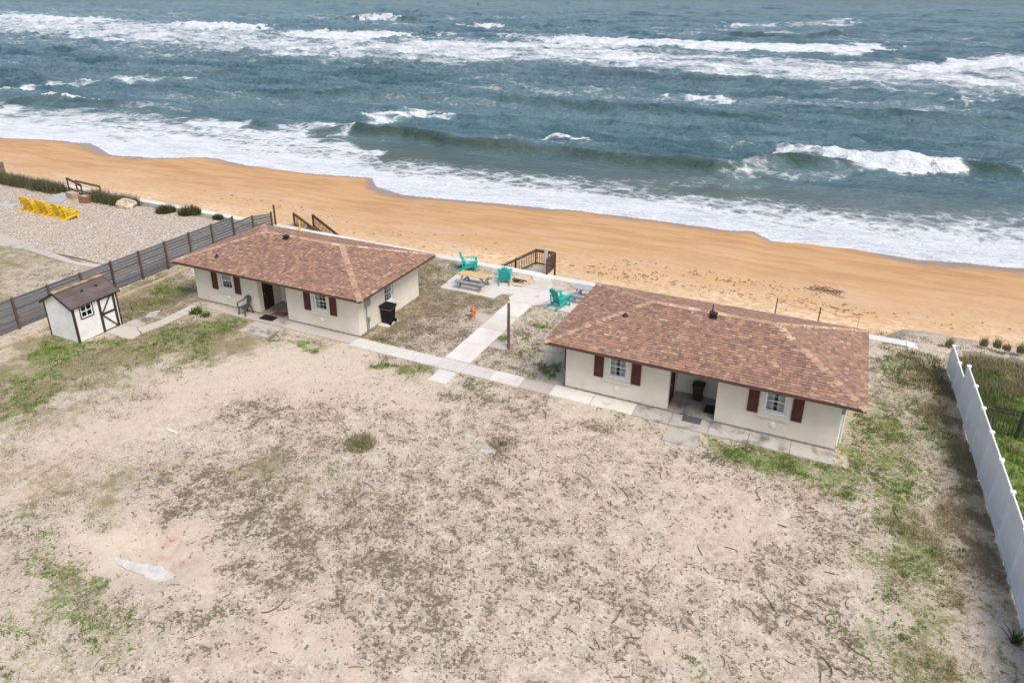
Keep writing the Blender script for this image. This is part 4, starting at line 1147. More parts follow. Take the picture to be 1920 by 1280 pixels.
# ================================================================== BEACH STAIRS AND RAILINGS
def col_w(base, v=.25):
    g = random.uniform(1 - v, 1 + v); return tuple(c * g for c in base)
RW = (.105, .060, .042)
def railing(parent, a, b, h=.95, step=.13, tint=RW, balusters=True, post_a=True, post_b=True):
    """handrail with posts and balusters between two deck-level points (may slope)"""
    a, b = Vector(a), Vector(b)
    d = b - a; n = max(2, int(d.length / step)); up = Vector((0, 0, 1))
    for f_, p in ((post_a, a), (post_b, b)):
        if f_:
            m = MB(); m.box(p.x - .045, p.x + .045, p.y - .045, p.y + .045, p.z - .35, p.z + h + .03, c=col_w(tint)); m.build('post', OLDW, parent)
    m = MB(); m.bar(a + up * (h + .045), b + up * (h + .045), .14, .035, c=col_w(tint)); m.build('handrail', OLDW, parent)
    for z in (h - .06, .12):
        m = MB(); m.bar(a + up * z, b + up * z, .04, .085, c=col_w(tint)); m.build('rail', OLDW, parent)
    if balusters:
        for i in range(1, n):
            p = a + d * (i / n); m = MB()
            m.box(p.x - .018, p.x + .018, p.y - .030 - .02, p.y - .02, p.z + .05, p.z + h - .03, c=col_w(tint)); m.build('baluster', OLDW, parent)

def flight(parent, top, direction, width, drop, axis_y, grey=(.30, .28, .25)):
    """stair flight running along the sea wall"""
    n = 9
    for i in range(n):
        x = top[0] + direction * (.28 * (i + .5)); z = top[2] - drop * (i + 1) / n
        m = MB(); m.box(x - .15, x + .15, axis_y, axis_y + width, z - .04, z, c=col_w(grey)); m.build('tread', OLDW, parent)
    for y in (axis_y, axis_y + width):
        m = MB(); m.bar((top[0], y, top[2] - .15), (top[0] + direction * .28 * n, y, top[2] - drop - .15), .05, .26, c=col_w(RW)); m.build('stringer', OLDW, parent)

cs = empty('beach_stairs'); tag(cs, 'brown wooden beach stairs landing with balustrade at the end of the concrete path', 'stairs')
yA, yB = 36.82, 37.95
for i in range(8):
    m = MB(); y = yA + (yB - yA) * i / 8; m.box(-16.05, -14.75, y + .006, y + (yB - yA) / 8 - .006, -.02, .015, c=col_w((.36, .34, .31), .12)); m.build('deck_board', OLDW, cs)
railing(cs, (-16.02, yB, 0), (-14.75, yB, 0), post_b=True)
railing(cs, (-14.75, yA - .15, 0), (-14.75, yB - .05, 0), post_b=False)
railing(cs, (-18.55, yB, -1.55), (-16.05, yB, -.02), post_b=False)
railing(cs, (-17.35, yB - .001, -.80), (-17.30, yB, -.78), balusters=False, post_b=False)
flight(cs, (-16.1, 0, -.02), -1, yB - yA - .1, 1.6, yA + .05)
for x in (-16.02, -14.75):
    m = MB(); m.box(x - .05, x + .05, yB - .05, yB + .05, -2.6, -.36, c=col_w(RW)); m.build('pile', OLDW, cs)
m = MB(); m.box(-15.42, -15.20, yB - .09, yB - .05, .15, 1.15, c=(.60, .58, .54)); m.build('pale_board', OLDW, cs)

ls = empty('beach_stairs'); tag(ls, 'brown wooden stair rails going down to the beach behind the cottage beside the shed', 'stairs')
railing(ls, (-34.4, 37.55, 0.0), (-31.6, 37.55, -1.45), .92)
railing(ls, (-33.4, 38.35, -.20), (-30.7, 38.35, -1.75), .92, tint=(.085, .055, .038))
flight(ls, (-34.0, 0, -.1), 1, .78, 1.7, 37.56)
for i in range(4):
    m = MB(); m.box(-35.0 + i * .26, -34.75 + i * .26, 37.1, 38.3, -.05, -.01, c=col_w((.34, .30, .26))); m.build('deck_board', OLDW, ls)
m = MB(); m.lathe([(.13, 0), (.13, .04), (.07, .05), (.06, .45), (.085, .5), (.07, .62), (.0001, .64)], 12)
tag(m.build('marker_post', YELL, None, (G(561, 431, .05)[0], 36.95, .045), smooth=True), 'small yellow marker standing on the sea wall behind a cottage', 'marker')

ns = empty('neighbour_stairs'); tag(ns, 'short brown wooden handrails down to the beach between dune grass', 'stairs')
for a, b in (((-57.9, 37.2, .0), (-56.3, 37.2, -.45)), ((-56.4, 36.9, .0), (-54.7, 37.7, -.45))):
    railing(ns, a, b, .9, balusters=False, tint=(.13, .09, .065))
flight(ns, (-56.6, 0, -.05), 1, .9, 1.5, 37.3)

# rope line on the beach
posts = []
for x, y in ((1453, 584), (1533, 602), (1605, 620)):
    q = G(x, y, -1.75); zb = float(beach_z(np.array([q[0]]), np.array([q[1]]))[0]); posts.append((q[0], q[1], zb))
for i, (x, y, z) in enumerate(posts):
    m = MB(); m.cyl((x, y, z - .3), (x + .05, y, z + 1.15), .035 if i < 2 else .022, n=7); st_ = m.build("stake", POSTW if i < 2 else simple("pale_stake", (.55, .42, .33), .8))
    tag(st_, ['dark wooden stake holding the orange rope, farthest from white fence', 'dark wooden stake in the middle of the orange rope line', 'pale thin stake holding the orange rope, nearest white fence'][i], 'stake')
m = MB()
for (a, b) in zip(posts[:-1], posts[1:]):
    prev = None
    for i in range(13):
        t = i / 12; p = (a[0] + (b[0] - a[0]) * t, a[1] + (b[1] - a[1]) * t, a[2] + 1.1 + (b[2] - a[2]) * t - .35 * 4 * t * (1 - t) * .6)
        if prev: m.cyl(prev, p, .016, n=5, cap=False)
        prev = p
tag(m.build('rope', simple('orange_rope', (.62, .22, .10), .9)), 'sagging orange rope strung between stakes on the beach', 'rope')

# ================================================================== GARDEN FURNITURE
def adirondack(mat, name='adirondack_chair'):
    e = empty(name)
    m = MB()
    for i in range(6):
        t = i / 5; y = .42 - .60 * t; z = .37 - .15 * t
        m.box(-.27, .27, y - .052, y + .052, z - .011, z + .011)
    m.build('seat', mat, e)
    m = MB()
    for i, (x, top) in enumerate(((-.22, .88), (-.11, .97), (0, 1.0), (.11, .97), (.22, .88))):
        a, b = Vector((x * .82, -.16, .20)), Vector((x, -.16 - .36 * (top - .2) / .8, top))
        m.bar(a, b, .104, .022, up=(0, 1, .4))
        m.cyl(b + Vector((0, .011, -.002)), b + Vector((0, -.011, .002)), .051, n=12)
    m.bar((-.27, -.22, .34), (.27, -.22, .34), .03, .07); m.bar((-.27, -.44, .76), (.27, -.44, .76), .03, .07)
    m.build('backrest', mat, e)
    for s in (-1, 1):
        m = MB(); m.prism([(s * .27, -.38), (s * .33, -.38), (s * .40, .36), (s * .37, .44), (s * .27, .44), (s * .26, .3)][::s], .545, .572); m.build('armrest', mat, e)
        m = MB(); m.box(min(s * .285, s * .315), max(s * .285, s * .315), .30, .41, 0, .545); m.build('leg', mat, e)
        m = MB(); m.bar((s * .262, .44, .325), (s * .262, -.58, .045), .028, .12); m.build('leg', mat, e)
        m = MB(); m.bar((s * .30, -.30, .18), (s * .30, -.34, .55), .026, .06, up=(0, 1, 0)); m.build('arm_support', mat, e)
    return e
c0 = adirondack(TEAL)
tag(c0, 'teal slatted garden chair seen from behind beside the fire pit', 'chair', 'teal garden chairs')
c0.location = (-16.5, 34.55, .04); c0.rotation_euler.z = rad(24); c0.scale = (1.12,) * 3
c1 = copy_tree(c0); c1['label'] = 'teal slatted garden chair beside the wooden table with the tan top'; c1.location = (-19.35, 35.55, 0.0); c1.rotation_euler.z = rad(-66)
c2 = copy_tree(c0); c2['label'] = 'teal slatted garden chair on the patio near the cottage roof corner'; c2.location = (-12.42, 32.85, .04); c2.rotation_euler.z = rad(-22)
y0_ = adirondack(YELL)
for i, (x, y, a) in enumerate(((-55.0, 32.05, 9), (-54.05, 31.95, -7), (-53.1, 32.0, 4), (-52.15, 31.85, -10), (-51.2, 31.95, 3), (-50.0, 31.8, -22))):
    o = y0_ if i == 0 else copy_tree(y0_)
    o.location = (x, y, .03); o.rotation_euler.z = rad(a); o.scale = (1.12,) * 3
    tag(o, 'yellow garden chair in the close row on the pebble bed' if i < 5 else 'yellow garden chair turned aside at the end of the pebble bed row', 'chair', 'yellow garden chairs on the pebbles')

def picnic(label, top, bench, loc, rz):
    e = empty('picnic_table', loc, rz); tag(e, label, 'table')
    for i in range(5):
        m = MB(); y = -.36 + i * .145; m.box(-.88, .88, y, y + .138, .715, .752, c=col_w(top, .09)); m.build('plank', TABLEW, e)
    for s in (-1, 1):
        for j in range(2):
            m = MB(); y0 = s * .58 + j * .135 - .135; m.box(-.88, .88, y0, y0 + .128, .425, .460, c=col_w(bench, .12)); m.build('bench_plank', TABLEW, e)
    for x in (-.62, .62):
        for s in (-1, 1):
            m = MB(); m.bar((x, s * .22, .71), (x, s * .62, .0), .045, .10, up=(1, 0, 0) if False else (0, 0, 1), c=col_w(bench, .1)); m.build('leg', TABLEW, e)
        m = MB(); m.bar((x + .045, -.72, .385), (x + .045, .72, .385), .04, .09, c=col_w(bench, .1)).bar((x + .045, -.33, .675), (x + .045, .33, .675), .04, .08, c=col_w(bench, .1)); m.build('cross_bar', TABLEW, e)
        m = MB(); m.bar((x * .96, 0, .36), (x * .30, 0, .70), .07, .04, c=col_w(bench, .1)); m.build('brace', TABLEW, e)
    return e
picnic('wooden picnic table with fresh tan top and grey benches on the patio', (.56, .40, .19), (.27, .265, .245), (-17.77, 33.2, .04), rad(1))
picnic('weathered grey picnic table half hidden by the cottage roof', (.36, .37, .38), (.33, .33, .32), (-11.25, 34.15, .04), rad(2))

# fire pit of sand with charred sticks
fp = empty('fire_pit', (-15.78, 35.05, 0)); tag(fp, 'round sandy fire pit with charred sticks beside the teal chair', 'fire pit')
m = MB(); pts = [((.95 + .06 * math.sin(3 * t)) * math.cos(t), .72 * (1 + .06 * math.cos(2 * t)) * math.sin(t)) for t in [i * math.pi / 12 for i in range(24)]]
m.prism(pts, -.05, .052, (1, 1, 1)); m.build('sand', simple('pit_sand', (.56, .42, .28), .95, .25, 5, .4, dirt=((.10, .085, .07), 2.4, .55, .85)), fp)
for i in range(14):
    a = random.uniform(0, math.pi); x, y = random.uniform(-.3, .4), random.uniform(-.32, .12); l = random.uniform(.12, .32)
    m = MB(); m.cyl((x - l * math.cos(a), y - l * math.sin(a) * .4, .07 + random.uniform(0, .05)), (x + l * math.cos(a), y + l * math.sin(a) * .4, .08 + random.uniform(0, .06)), random.uniform(.015, .035), n=6); m.build('charred_stick', BLACKM if i % 3 else POSTW, fp)

# orange hydrant
hy = empty('hydrant', (-15.95, 29.62, 0)); hy.scale = (.92, .92, .95); tag(hy, 'orange hydrant standing at the edge of a small concrete pad', 'hydrant')
m = MB(); m.lathe([(.15, 0), (.15, .05), (.11, .06), (.10, .16), (.13, .17), (.13, .20), (.095, .21), (.09, .46), (.125, .47), (.125, .51), (.10, .53), (.085, .62), (.04, .68), (.03, .72), (.03, .75), (.0001, .76)], 16); m.build('body', ORANGE, hy, smooth=True)
for d in ((1, 0), (-1, 0), (0, -1)):
    m = MB(); m.cyl((d[0] * .07, d[1] * .07, .38), (d[0] * .17, d[1] * .17, .38), .055, n=12).cyl((d[0] * .17, d[1] * .17, .38), (d[0] * .20, d[1] * .20, .38), .03, n=6); m.build('nozzle_cap', ORANGE, hy)

m = MB(); m.lathe([(.075, -.2), (.072, 1.2), (.068, 2.28), (.05, 2.31), (.0001, 2.31)], 12); po = m.build('wooden_post', simple('grey_post_wood', (.115, .10, .085), .9, .35, 6, .4, stretch=(1, 1, .15)), None, (-12.9, 27.45, 0), smooth=True)
tag(po, 'tall bare grey wooden post standing beside the concrete path', 'post')

# bins
def wheelie(mat, name, label, cat, loc, rz, h=1.02, w=.56, d=.62, stripe=True):
    e = empty(name, loc, rz); tag(e, label, cat)
    def ring(z, a, b): return [(-a, -b, z), (a, -b, z), (a, b, z), (-a, b, z)]
    m = MB(); R = [ring(.06, w * .40, d * .36), ring(h * .62, w * .46, d * .44), ring(h * .86, w * .5, d * .48), ring(h * .88, w * .54, d * .52), ring(h * .92, w * .54, d * .52)]
    m.poly(R[0][::-1])
    for a, b in zip(R[:-1], R[1:]):
        for i in range(4): m.poly([a[i], a[(i + 1) % 4], b[(i + 1) % 4], b[i]])
    for x in (-1, 1): m.box(x * w * .2 - .03, x * w * .2 + .03, -d * .42, -d * .36, .1, h * .6)
    m.build('body', mat, e, bevel=.015)
    m = MB(); R = [ring(h * .921, w * .56, d * .55), ring(h * .955, w * .56, d * .55), ring(h, w * .44, d * .42)]
    m.poly(R[0][::-1]); m.poly(R[2])
    for a, b in zip(R[:-1], R[1:]):
        for i in range(4): m.poly([a[i], a[(i + 1) % 4], b[(i + 1) % 4], b[i]])
    lid = m.build('lid', mat, e, bevel=.015)
    m = MB(); m.cyl((-w * .4, d * .58, h * .9), (w * .4, d * .58, h * .9), .018, n=8); m.build('handle', mat, e)
    for s in (-1, 1):
        m = MB(); m.cyl((s * w * .36, d * .40, .10), (s * w * .46, d * .40, .10), .10, n=16); m.build('wheel', MATB, e)
    if stripe:
        m = MB()
        for i in range(4):
            q = ring(h * .80, w * .497, d * .475); a, b = Vector(q[i]), Vector(q[(i + 1) % 4])
            m.bar(a, b, .008, .022)
        m.build('stripe', simple('tan_strap', (.30, .24, .12), .7), e)
    return e
wheelie(BIN, 'trash_bin', 'black wheeled trash bin on a pad against the cottage side wall', 'bin', (-19.52, 27.25, .035), rad(-90))
wheelie(BINB, 'storage_bin', 'dark brown bin against the porch back wall of curtained cottage', 'bin', (H2[0] + 5.35, H2[1] + 1.22, .075), rad(4), .80, .44, .40, False)
wheelie(BINB, 'storage_bin', 'dark brown bin half hidden in the porch of cottage by the shed', 'bin', (H1[0] + 5.75, H1[1] + 1.12, .075), rad(-8), .80, .48, .40, False)

def doormat(name, mat, label, loc, rz, w, d):
    m = MB(); m.box(-w / 2, w / 2, -d / 2, d / 2, 0, .014)
    for i in range(9): m.box(-w / 2 + .03, w / 2 - .03, -d / 2 + .03 + i * (d - .06) / 9, -d / 2 + .03 + (i + .6) * (d - .06) / 9, .014, .021)
    o = m.build(name, mat, None, loc); o.rotation_euler.z = rz; tag(o, label, 'doormat'); return o
doormat('doormat', MATB, 'black rubber doormat on the walk before the porch', (H1[0] + 5.15, H1[1] - .28, .045), rad(2), .85, .50)
doormat('doormat', MATR, 'faded red doormat on the porch floor', (H1[0] + 5.45, H1[1] + .30, .078), rad(-4), .80, .45)
doormat('doormat', MATG, 'dark grey doormat on the stained walk before the porch', (H2[0] + 5.45, H2[1] - .27, .045), rad(1), .72, .42)
doormat('doormat', BINB, 'dark doormat on the porch floor near the dark brown bin', (H2[0] + 5.97, H2[1] + .75, .078), rad(90), .62, .42)

# plastic armchair
pc = empty('plastic_chair', (H1[0] + 3.75, H1[1] - .38, .04), rad(-6)); tag(pc, 'grey green plastic armchair with lattice back by the front wall', 'chair')
m = MB(); m.prism([(-.22, -.23), (.22, -.23), (.24, .0), (.20, .22), (-.20, .22), (-.24, 0)], .40, .43); m.build('seat', CHAIRP, pc, bevel=.01)
for sx_ in (-1, 1):
    m = MB(); m.bar((sx_ * .21, -.20, .42), (sx_ * .25, -.25, 0), .055, .05, up=(0, 1, 0)); m.build('leg', CHAIRP, pc)
    m = MB(); m.bar((sx_ * .19, .20, .42), (sx_ * .22, .28, 0), .055, .05, up=(0, 1, 0)); m.build('leg', CHAIRP, pc)
    m = MB(); pr = None
    for q in ((.25, -.24, .42), (.27, -.25, .62), (.28, -.15, .66), (.275, .05, .67), (.25, .2, .72), (.20, .265, .82), (.11, .29, .90), (.0, .295, .925)):
        v = Vector((sx_ * q[0], q[1], q[2]))
        if pr is not None: m.bar(pr, v, .055, .035, up=(0, -.5, 1) if q[1] < .1 else (0, -1, .2))
        pr = v
    m.build('armrest', CHAIRP, pc)
m = MB()
for i in range(7):
    x = -.13 + i * .0433; zt = .90 - .9 * abs(x) * abs(x) * 4
    m.bar((x * .85, .20, .42), (x, .285, zt), .020, .012, up=(0, 1, 0))
for i in range(5): m.bar((-.13, .225 + i * .014, .50 + i * .085), (.13, .225 + i * .014, .50 + i * .085), .012, .018)
m.build('backrest', CHAIRP, pc)

# ================================================================== LEFT NEIGHBOUR
k = NT('pebbles')
v1 = k.voro(9.0, 'F1', out='Color'); vd = k.voro(9.0, 'F1'); v2 = k.voro(4.0, 'F1', out='Color')
s1 = k.sep(v1)
pc_ = k.mix((.39, .315, .235), (.69, .60, .48), s1[0]); pc_ = k.mix(pc_, (.50, .37, .27), k.step(s1[1], .78, .83)); pc_ = k.mix(pc_, (.76, .73, .68), k.step(s1[2], .78, .82))
pc_ = k.mix(pc_, (.24, .19, .15), k.step(vd, .42, .62, 0, .75)); pc_ = k.mix(pc_, (.48, .40, .31), k.step(k.noise(.5, 4, .6), .5, .75, 0, .4))
k.bump(k.step(vd, .0, .6, 1, 0), .8, .04)
PEB = k.done(pc_, .85, .25)
gx, gy = np.arange(-66, -36.0, .35), np.arange(26.6, 36.4, .35)
X, Y = np.meshgrid(gx, gy, indexing='ij')
Z = .035 + .05 * (fbm(X * .6, Y * .6, 4, 201) - .5)
fast_mesh('pebble_bed', np.stack([X, Y, Z], -1).reshape(-1, 3), grid_faces(len(gx), len(gy)), PEB, None, True, kind='structure')
slab_run('neighbour_path', CONC_MID, [[(-39.4, 26.45), (-41.6, 26.1), (-41.5, 25.75), (-39.0, 26.1)], [(-41.65, 26.1), (-44.2, 26.55), (-44.1, 25.95), (-41.55, 25.75)], [(-44.25, 26.55), (-47.0, 26.9), (-46.9, 26.2), (-44.15, 25.95)], [(-47.05, 26.9), (-52.0, 27.6), (-53.0, 25.4), (-46.95, 26.1)], [(-39.35, 26.45), (-38.95, 26.1), (-36.2, 26.3), (-36.2, 26.7)]], .06)
slab_run('neighbour_terrace', CONC_OLD, [[(-62, 29.9), (-56.4, 31.7), (-57.2, 32.9), (-62, 32.2)]], .09)
slab_run('neighbour_sea_path', concrete_mat('blue_grey_paving', (.42, .43, .45), (.25, .25, .26), .2, (.44, .43, .42)), [[(-55.6, 33.7), (-54.2, 33.9), (-55.6, 36.0), (-57.0, 36.0)]], .09)
for (px0, lab, w, d, h, c) in (((133, 373), 'pale wooden planter box beside the beach handrail', .95, .55, .50, (.42, .30, .22)), ((157, 380.5), 'darker brown wooden planter box beside the beach handrail', .70, .60, .55, (.25, .15, .11))):
    q = G(px0[0], px0[1], .05); e = empty('planter_box', (q[0], q[1] + .2, .05), rad(random.uniform(-12, 12))); tag(e, lab, 'planter')
    for s in (-1, 1):
        for j in range(3):
            z0 = j * h / 3
            m = MB(); m.box(-w / 2, w / 2, s * d / 2 - .015, s * d / 2 + .015, z0 + .004, z0 + h / 3 - .004, c=col_w(c, .12)); m.build('plank', OLDW, e)
            m = MB(); m.box(s * w / 2 - .015, s * w / 2 + .015, -d / 2 + .016, d / 2 - .016, z0 + .004, z0 + h / 3 - .004, c=col_w(c, .12)); m.build('plank', OLDW, e)
    m = MB(); m.box(-w / 2 + .02, w / 2 - .02, -d / 2 + .02, d / 2 - .02, h - .1, h - .06, c=(.46, .36, .26)); m.build('soil', OLDW, e)
def rock(name, loc, r, mat, seed, sq=(1, 1, .7)):
    import bmesh
    bm = bmesh.new(); bmesh.ops.create_icosphere(bm, subdivisions=3, radius=1)
    for v in bm.verts:
        n = float(fbm(np.array([v.co.x * 1.3 + seed]), np.array([v.co.y * 1.3 + v.co.z]), 4, seed)[0])
        v.co *= r * (.62 + .75 * n); v.co.x *= sq[0]; v.co.y *= sq[1]; v.co.z *= sq[2]
    me = bpy.data.meshes.new(name); bm.to_mesh(me); bm.free(); me.materials.append(mat)
    o = bpy.data.objects.new(name, me); COL.objects.link(o); o.location = loc
    return o
ROCK = simple('pale_coquina_rock', (.58, .48, .38), .95, .25, 4, .8, dirt=((.42, .20, .12), 2.5, .5, .8))
q = G(232, 388, .05); tag(rock('boulder', (q[0], q[1] + .2, .2), .80, ROCK, 5, (1.1, .7, .55)), 'pale coquina boulder with rusty face on the pebble bed', 'boulder')
# the fence end at the far left edge
e = empty('timber_screen', (-66.6, 37.4, 0)); tag(e, 'grey brown timber screen end beyond the dune grass', 'fence')
for j in range(5):
    m = MB(); m.box(-3.2, 0, -.02, .02, .05 + j * .25, .28 + j * .25, c=col_w((.24, .19, .16))); m.build('board', OLDW, e)
for x in (-3.2, -1.6, 0):
    m = MB(); m.box(x - .05, x + .05, .02, .11, -.3, 1.35, c=col_w((.20, .15, .12))); m.build('post', OLDW, e)

# ================================================================== LOOSE THINGS IN THE YARD
m = MB(); SLABP = simple('grey_white_concrete', (.52, .505, .47), .85, .2, 3, .3, dirt=((.56, .46, .36), 2.6, .47, .85))
ol = [G(x, y, -.14)[:2] for x, y in ((203, 1046), (228, 1050), (262, 1056), (300, 1060), (318, 1070), (331, 1080), (322, 1090), (304, 1089), (282, 1084), (260, 1075), (234, 1064))]
cx_, cy_ = np.mean([q[0] for q in ol]), np.mean([q[1] for q in ol])
ol2 = []
for (xa, ya), (xb, yb) in zip(ol, ol[1:] + ol[:1]):
    for j in range(5): ol2.append((xa + (xb - xa) * j / 5 + random.gauss(0, .022) - cx_, ya + (yb - ya) * j / 5 + random.gauss(0, .022) - cy_))
m.prism(ol2, -.12, .0)
e = m.build('buried_slab', SLABP, None, (cx_, cy_, -.135)); e.rotation_euler = (rad(3), rad(2), 0)
tag(e, 'pale broken concrete slab showing in the dug sandy hollow', 'concrete')
q = G(322, 808); m = MB(); m.bar((q[0] - .3, q[1] + .03, .02), (q[0] + .3, q[1] - .03, .025), .06, .03, c=(.75, .74, .72)); tag(m.build('white_batten', OLDW), 'short white batten lying on bare sand', 'timber')
PATCHM = simple('pale_grey_patch', (.40, .37, .335), .9, .25, 5, .3, dirt=((.60, .49, .38), 4, .5, .9))
for i, (x, y) in enumerate(((905, 840),)):
    q = G(x, y); o = rock('concrete_patch', (q[0], q[1], -.022), .42, PATCHM, 30 + i, (1.0, .6, .06)); o.rotation_euler.z = rad(random.uniform(-30, 30)); tag(o, 'pale grey concrete patch beside the thin brown scrub', 'concrete')

# ================================================================== VEGETATION
def leaf_mat(name, trans=.3):
    k = NT(name)
    t = k.attr('tint').outputs['Color']
    k.l(t, k.b.inputs['Base Color'])
    k.b.inputs['Roughness'].default_value = .75
    k.b.inputs['Specular IOR Level'].default_value = .2
    tl, mx = k.n('ShaderNodeBsdfTranslucent'), k.n('ShaderNodeMixShader')
    k.l(t, tl.inputs[0]); mx.inputs[0].default_value = trans
    k.l(k.b.outputs[0], mx.inputs[1]); k.l(tl.outputs[0], mx.inputs[2]); k.l(mx.outputs[0], k.out.inputs[0])
    return k.m
LEAF, DEAD = leaf_mat('blade_green', .3), leaf_mat('blade_dead', .1)

def blades(P, h, w, lean, cols, seg=2, spread=0.0):
    """P (n,3) roots; arrays h, w; curved blades of `seg` quads-as-triangles; returns V,F,C"""
    n = len(P)
    az = rng.uniform(0, 2 * np.pi, n); ln = rng.uniform(.15, 1, n) * lean
    dx, dy = np.cos(az), np.sin(az)
    sxv, syv = -np.sin(az), np.cos(az)
    Vs, Cs = [], []
    for s in range(seg):
        t = s / seg
        ww = w * (1 - .55 * t) * .5
        bx = P[:, 0] + dx * ln * h * t ** 1.6; by = P[:, 1] + dy * ln * h * t ** 1.6; bz = P[:, 2] + h * t * (1 - .35 * ln * t)
        for q in (-1, 1): Vs.append(np.stack([bx + q * sxv * ww, by + q * syv * ww, bz], 1))
    Vs.append(np.stack([P[:, 0] + dx * ln * h, P[:, 1] + dy * ln * h, P[:, 2] + h * (1 - .35 * ln)], 1))
    nv = 2 * seg + 1
    V = np.stack(Vs, 1).reshape(-1, 3)
    base = np.arange(n) * nv
    F = []
    for s in range(seg - 1):
        a = base + 2 * s
        F += [np.stack([a, a + 1, a + 3], 1), np.stack([a, a + 3, a + 2], 1)]
    a = base + 2 * (seg - 1)
    F.append(np.stack([a, a + 1, a + 2], 1))
    C = np.repeat(np.concatenate([cols, np.ones((n, 1))], 1), nv, 0)
    return V, np.concatenate(F), C

def mixcol(n, cs):
    cs = np.array(cs); i = rng.integers(0, len(cs), n); j = rng.integers(0, len(cs), n); t = rng.random((n, 1))
    return (cs[i] * t + cs[j] * (1 - t)) * rng.uniform(.75, 1.25, (n, 1))

GREEN = [(.10, .18, .022), (.15, .235, .035), (.07, .13, .018), (.20, .27, .055)]
OLIVE = [(.17, .15, .07), (.12, .115, .045), (.24, .20, .10), (.10, .09, .04)]
BROWN = [(.15, .115, .078), (.24, .19, .13), (.10, .075, .052), (.32, .26, .18)]
STRAW = [(.40, .32, .18), (.30, .23, .12), (.22, .16, .08)]

slabs_xy = [(-31.5, -19.3, 24.4, 30.9), (-9.9, 2.0, 24.3, 30.9), (-20.2, -9.6, 24.3, 25.25), (-15.2, -13.75, 23.2, 32.4), (-19.5, -10.9, 32.25, 35.1), (-33.7, -31.5, 19, 21.5), (-31.5, -29.6, 20.3, 22.0), (-30.25, -29.45, 21.5, 24.5), (-4.5, -3.2, 23.2, 24.3), (-25.7, -23.9, 23.3, 24.4), (-15.95, -13, 34, 36.3)]
def free(x, y):
    m = np.ones(len(x), bool)
    for a, b, c, d in slabs_xy: m &= ~((x > a) & (x < b) & (y > c) & (y < d))
    return m
def scatter(n, area, zi, base, gain, cut_=.0, lump=1.4, seed=0):
    x = rng.uniform(area[0], area[1], n); y = rng.uniform(area[2], area[3], n)
    x, y = x[free(x, y)], y[free(x, y)]
    z = zones_at(x, y)
    p = base + gain * z[zi] - .8 * z[4] * (zi == 2)
    p = p * sstep(.38, .62, fbm(x * lump, y * lump, 4, seed)) * 1.7 - cut_
    kk = rng.random(len(x)) < p
    return x[kk], y[kk]
YA = (-35.6, 5.6, 5.5, 36.0)
def tufts(name, xy, per, h, w, lean, cols, r, mat, zoff=0.0, parent=None):
    x, y = xy
    n = len(x)
    x = np.repeat(x, per) + rng.normal(0, r, n * per); y = np.repeat(y, per) + rng.normal(0, r, n * per)
    P = np.stack([x, y, np.full(n * per, -.015 + zoff)], 1)
    V, F, C = blades(P, rng.uniform(h[0], h[1], n * per), rng.uniform(w[0], w[1], n * per), lean, mixcol(n * per, cols), 2)
    return fast_mesh(name, V, F, mat, {'tint': C}, False, parent, 'stuff' if parent is None else None)
tag(tufts('green_grass', scatter(80000, YA, 0, 0.004, 1.1, .015, 1.1, 301), 9, (.03, .10), (.012, .028), 1.0, GREEN, .055, LEAF), 'low green weeds and grass growing in patches over the sandy yard', 'grass')
tag(tufts('olive_turf', scatter(60000, YA, 1, 0.0, .62, .02, .9, 311), 7, (.02, .06), (.012, .03), 1.3, OLIVE, .07, DEAD), 'worn olive turf in the yard', 'grass')
tag(tufts('dead_grass', scatter(70000, YA, 2, .07, .75, .0, 1.7, 321), 6, (.02, .055), (.012, .032), 1.6, BROWN, .06, DEAD), 'grey brown dead grass crumbs scattered over the yard', 'grass')
tag(tufts('straw_grass', scatter(26000, (3.0, 6.6, 8, 33), 3, .0, .9, .0, 1.2, 331), 7, (.03, .08), (.010, .022), 1.5, STRAW, .06, DEAD), 'straw coloured dry grass along the white fence', 'grass')

# dry runners: thin dark stems creeping over the sand, and small dark clods
V, F, C = [], [], []
def runner(x, y, L, w, col):
    a = random.uniform(0, 6.28); n = max(4, int(L / .09)); cur = random.gauss(0, .16); pv = None
    for i in range(n + 1):
        ww = w * (1 - .6 * i / n) * random.uniform(.5, 1.3); h = .012 + random.uniform(0, .02)
        nx, ny = -math.sin(a), math.cos(a)
        V.extend([(x - nx * ww, y - ny * ww, -.01), (x, y, h + .01), (x + nx * ww, y + ny * ww, -.01)]); C.extend([col] * 3)
        b_ = len(V) - 3
        if i: F.extend([(b_ - 3, b_ - 2, b_ + 1), (b_ - 3, b_ + 1, b_), (b_ - 2, b_ - 1, b_ + 2), (b_ - 2, b_ + 2, b_ + 1)])
        cur += random.gauss(0, .13); cur *= .9; a += cur; x += math.cos(a) * L / n; y += math.sin(a) * L / n
for x0, x1, y0, y1, n_ in ((1000, 1560, 800, 1270, 90), (600, 1050, 720, 1000, 30), (300, 1000, 880, 1270, 26), (1400, 1700, 900, 1270, 26)):
    for _ in range(n_):
        q = G(random.uniform(x0, x1), random.uniform(y0, y1)); g = random.uniform(.6, 1.3)
        runner(q[0], q[1], random.choice((.10, .14, .2, .28, .4, .7)), random.uniform(.005, .013), (.19 * g, .155 * g, .115 * g, 1))
tag(fast_mesh('dry_runners', np.array(V), np.array(F), DEAD, {'tint': np.array(C)}, True, None, 'stuff'), 'thin dark dry stems creeping over the sandy yard', 'dry stems')

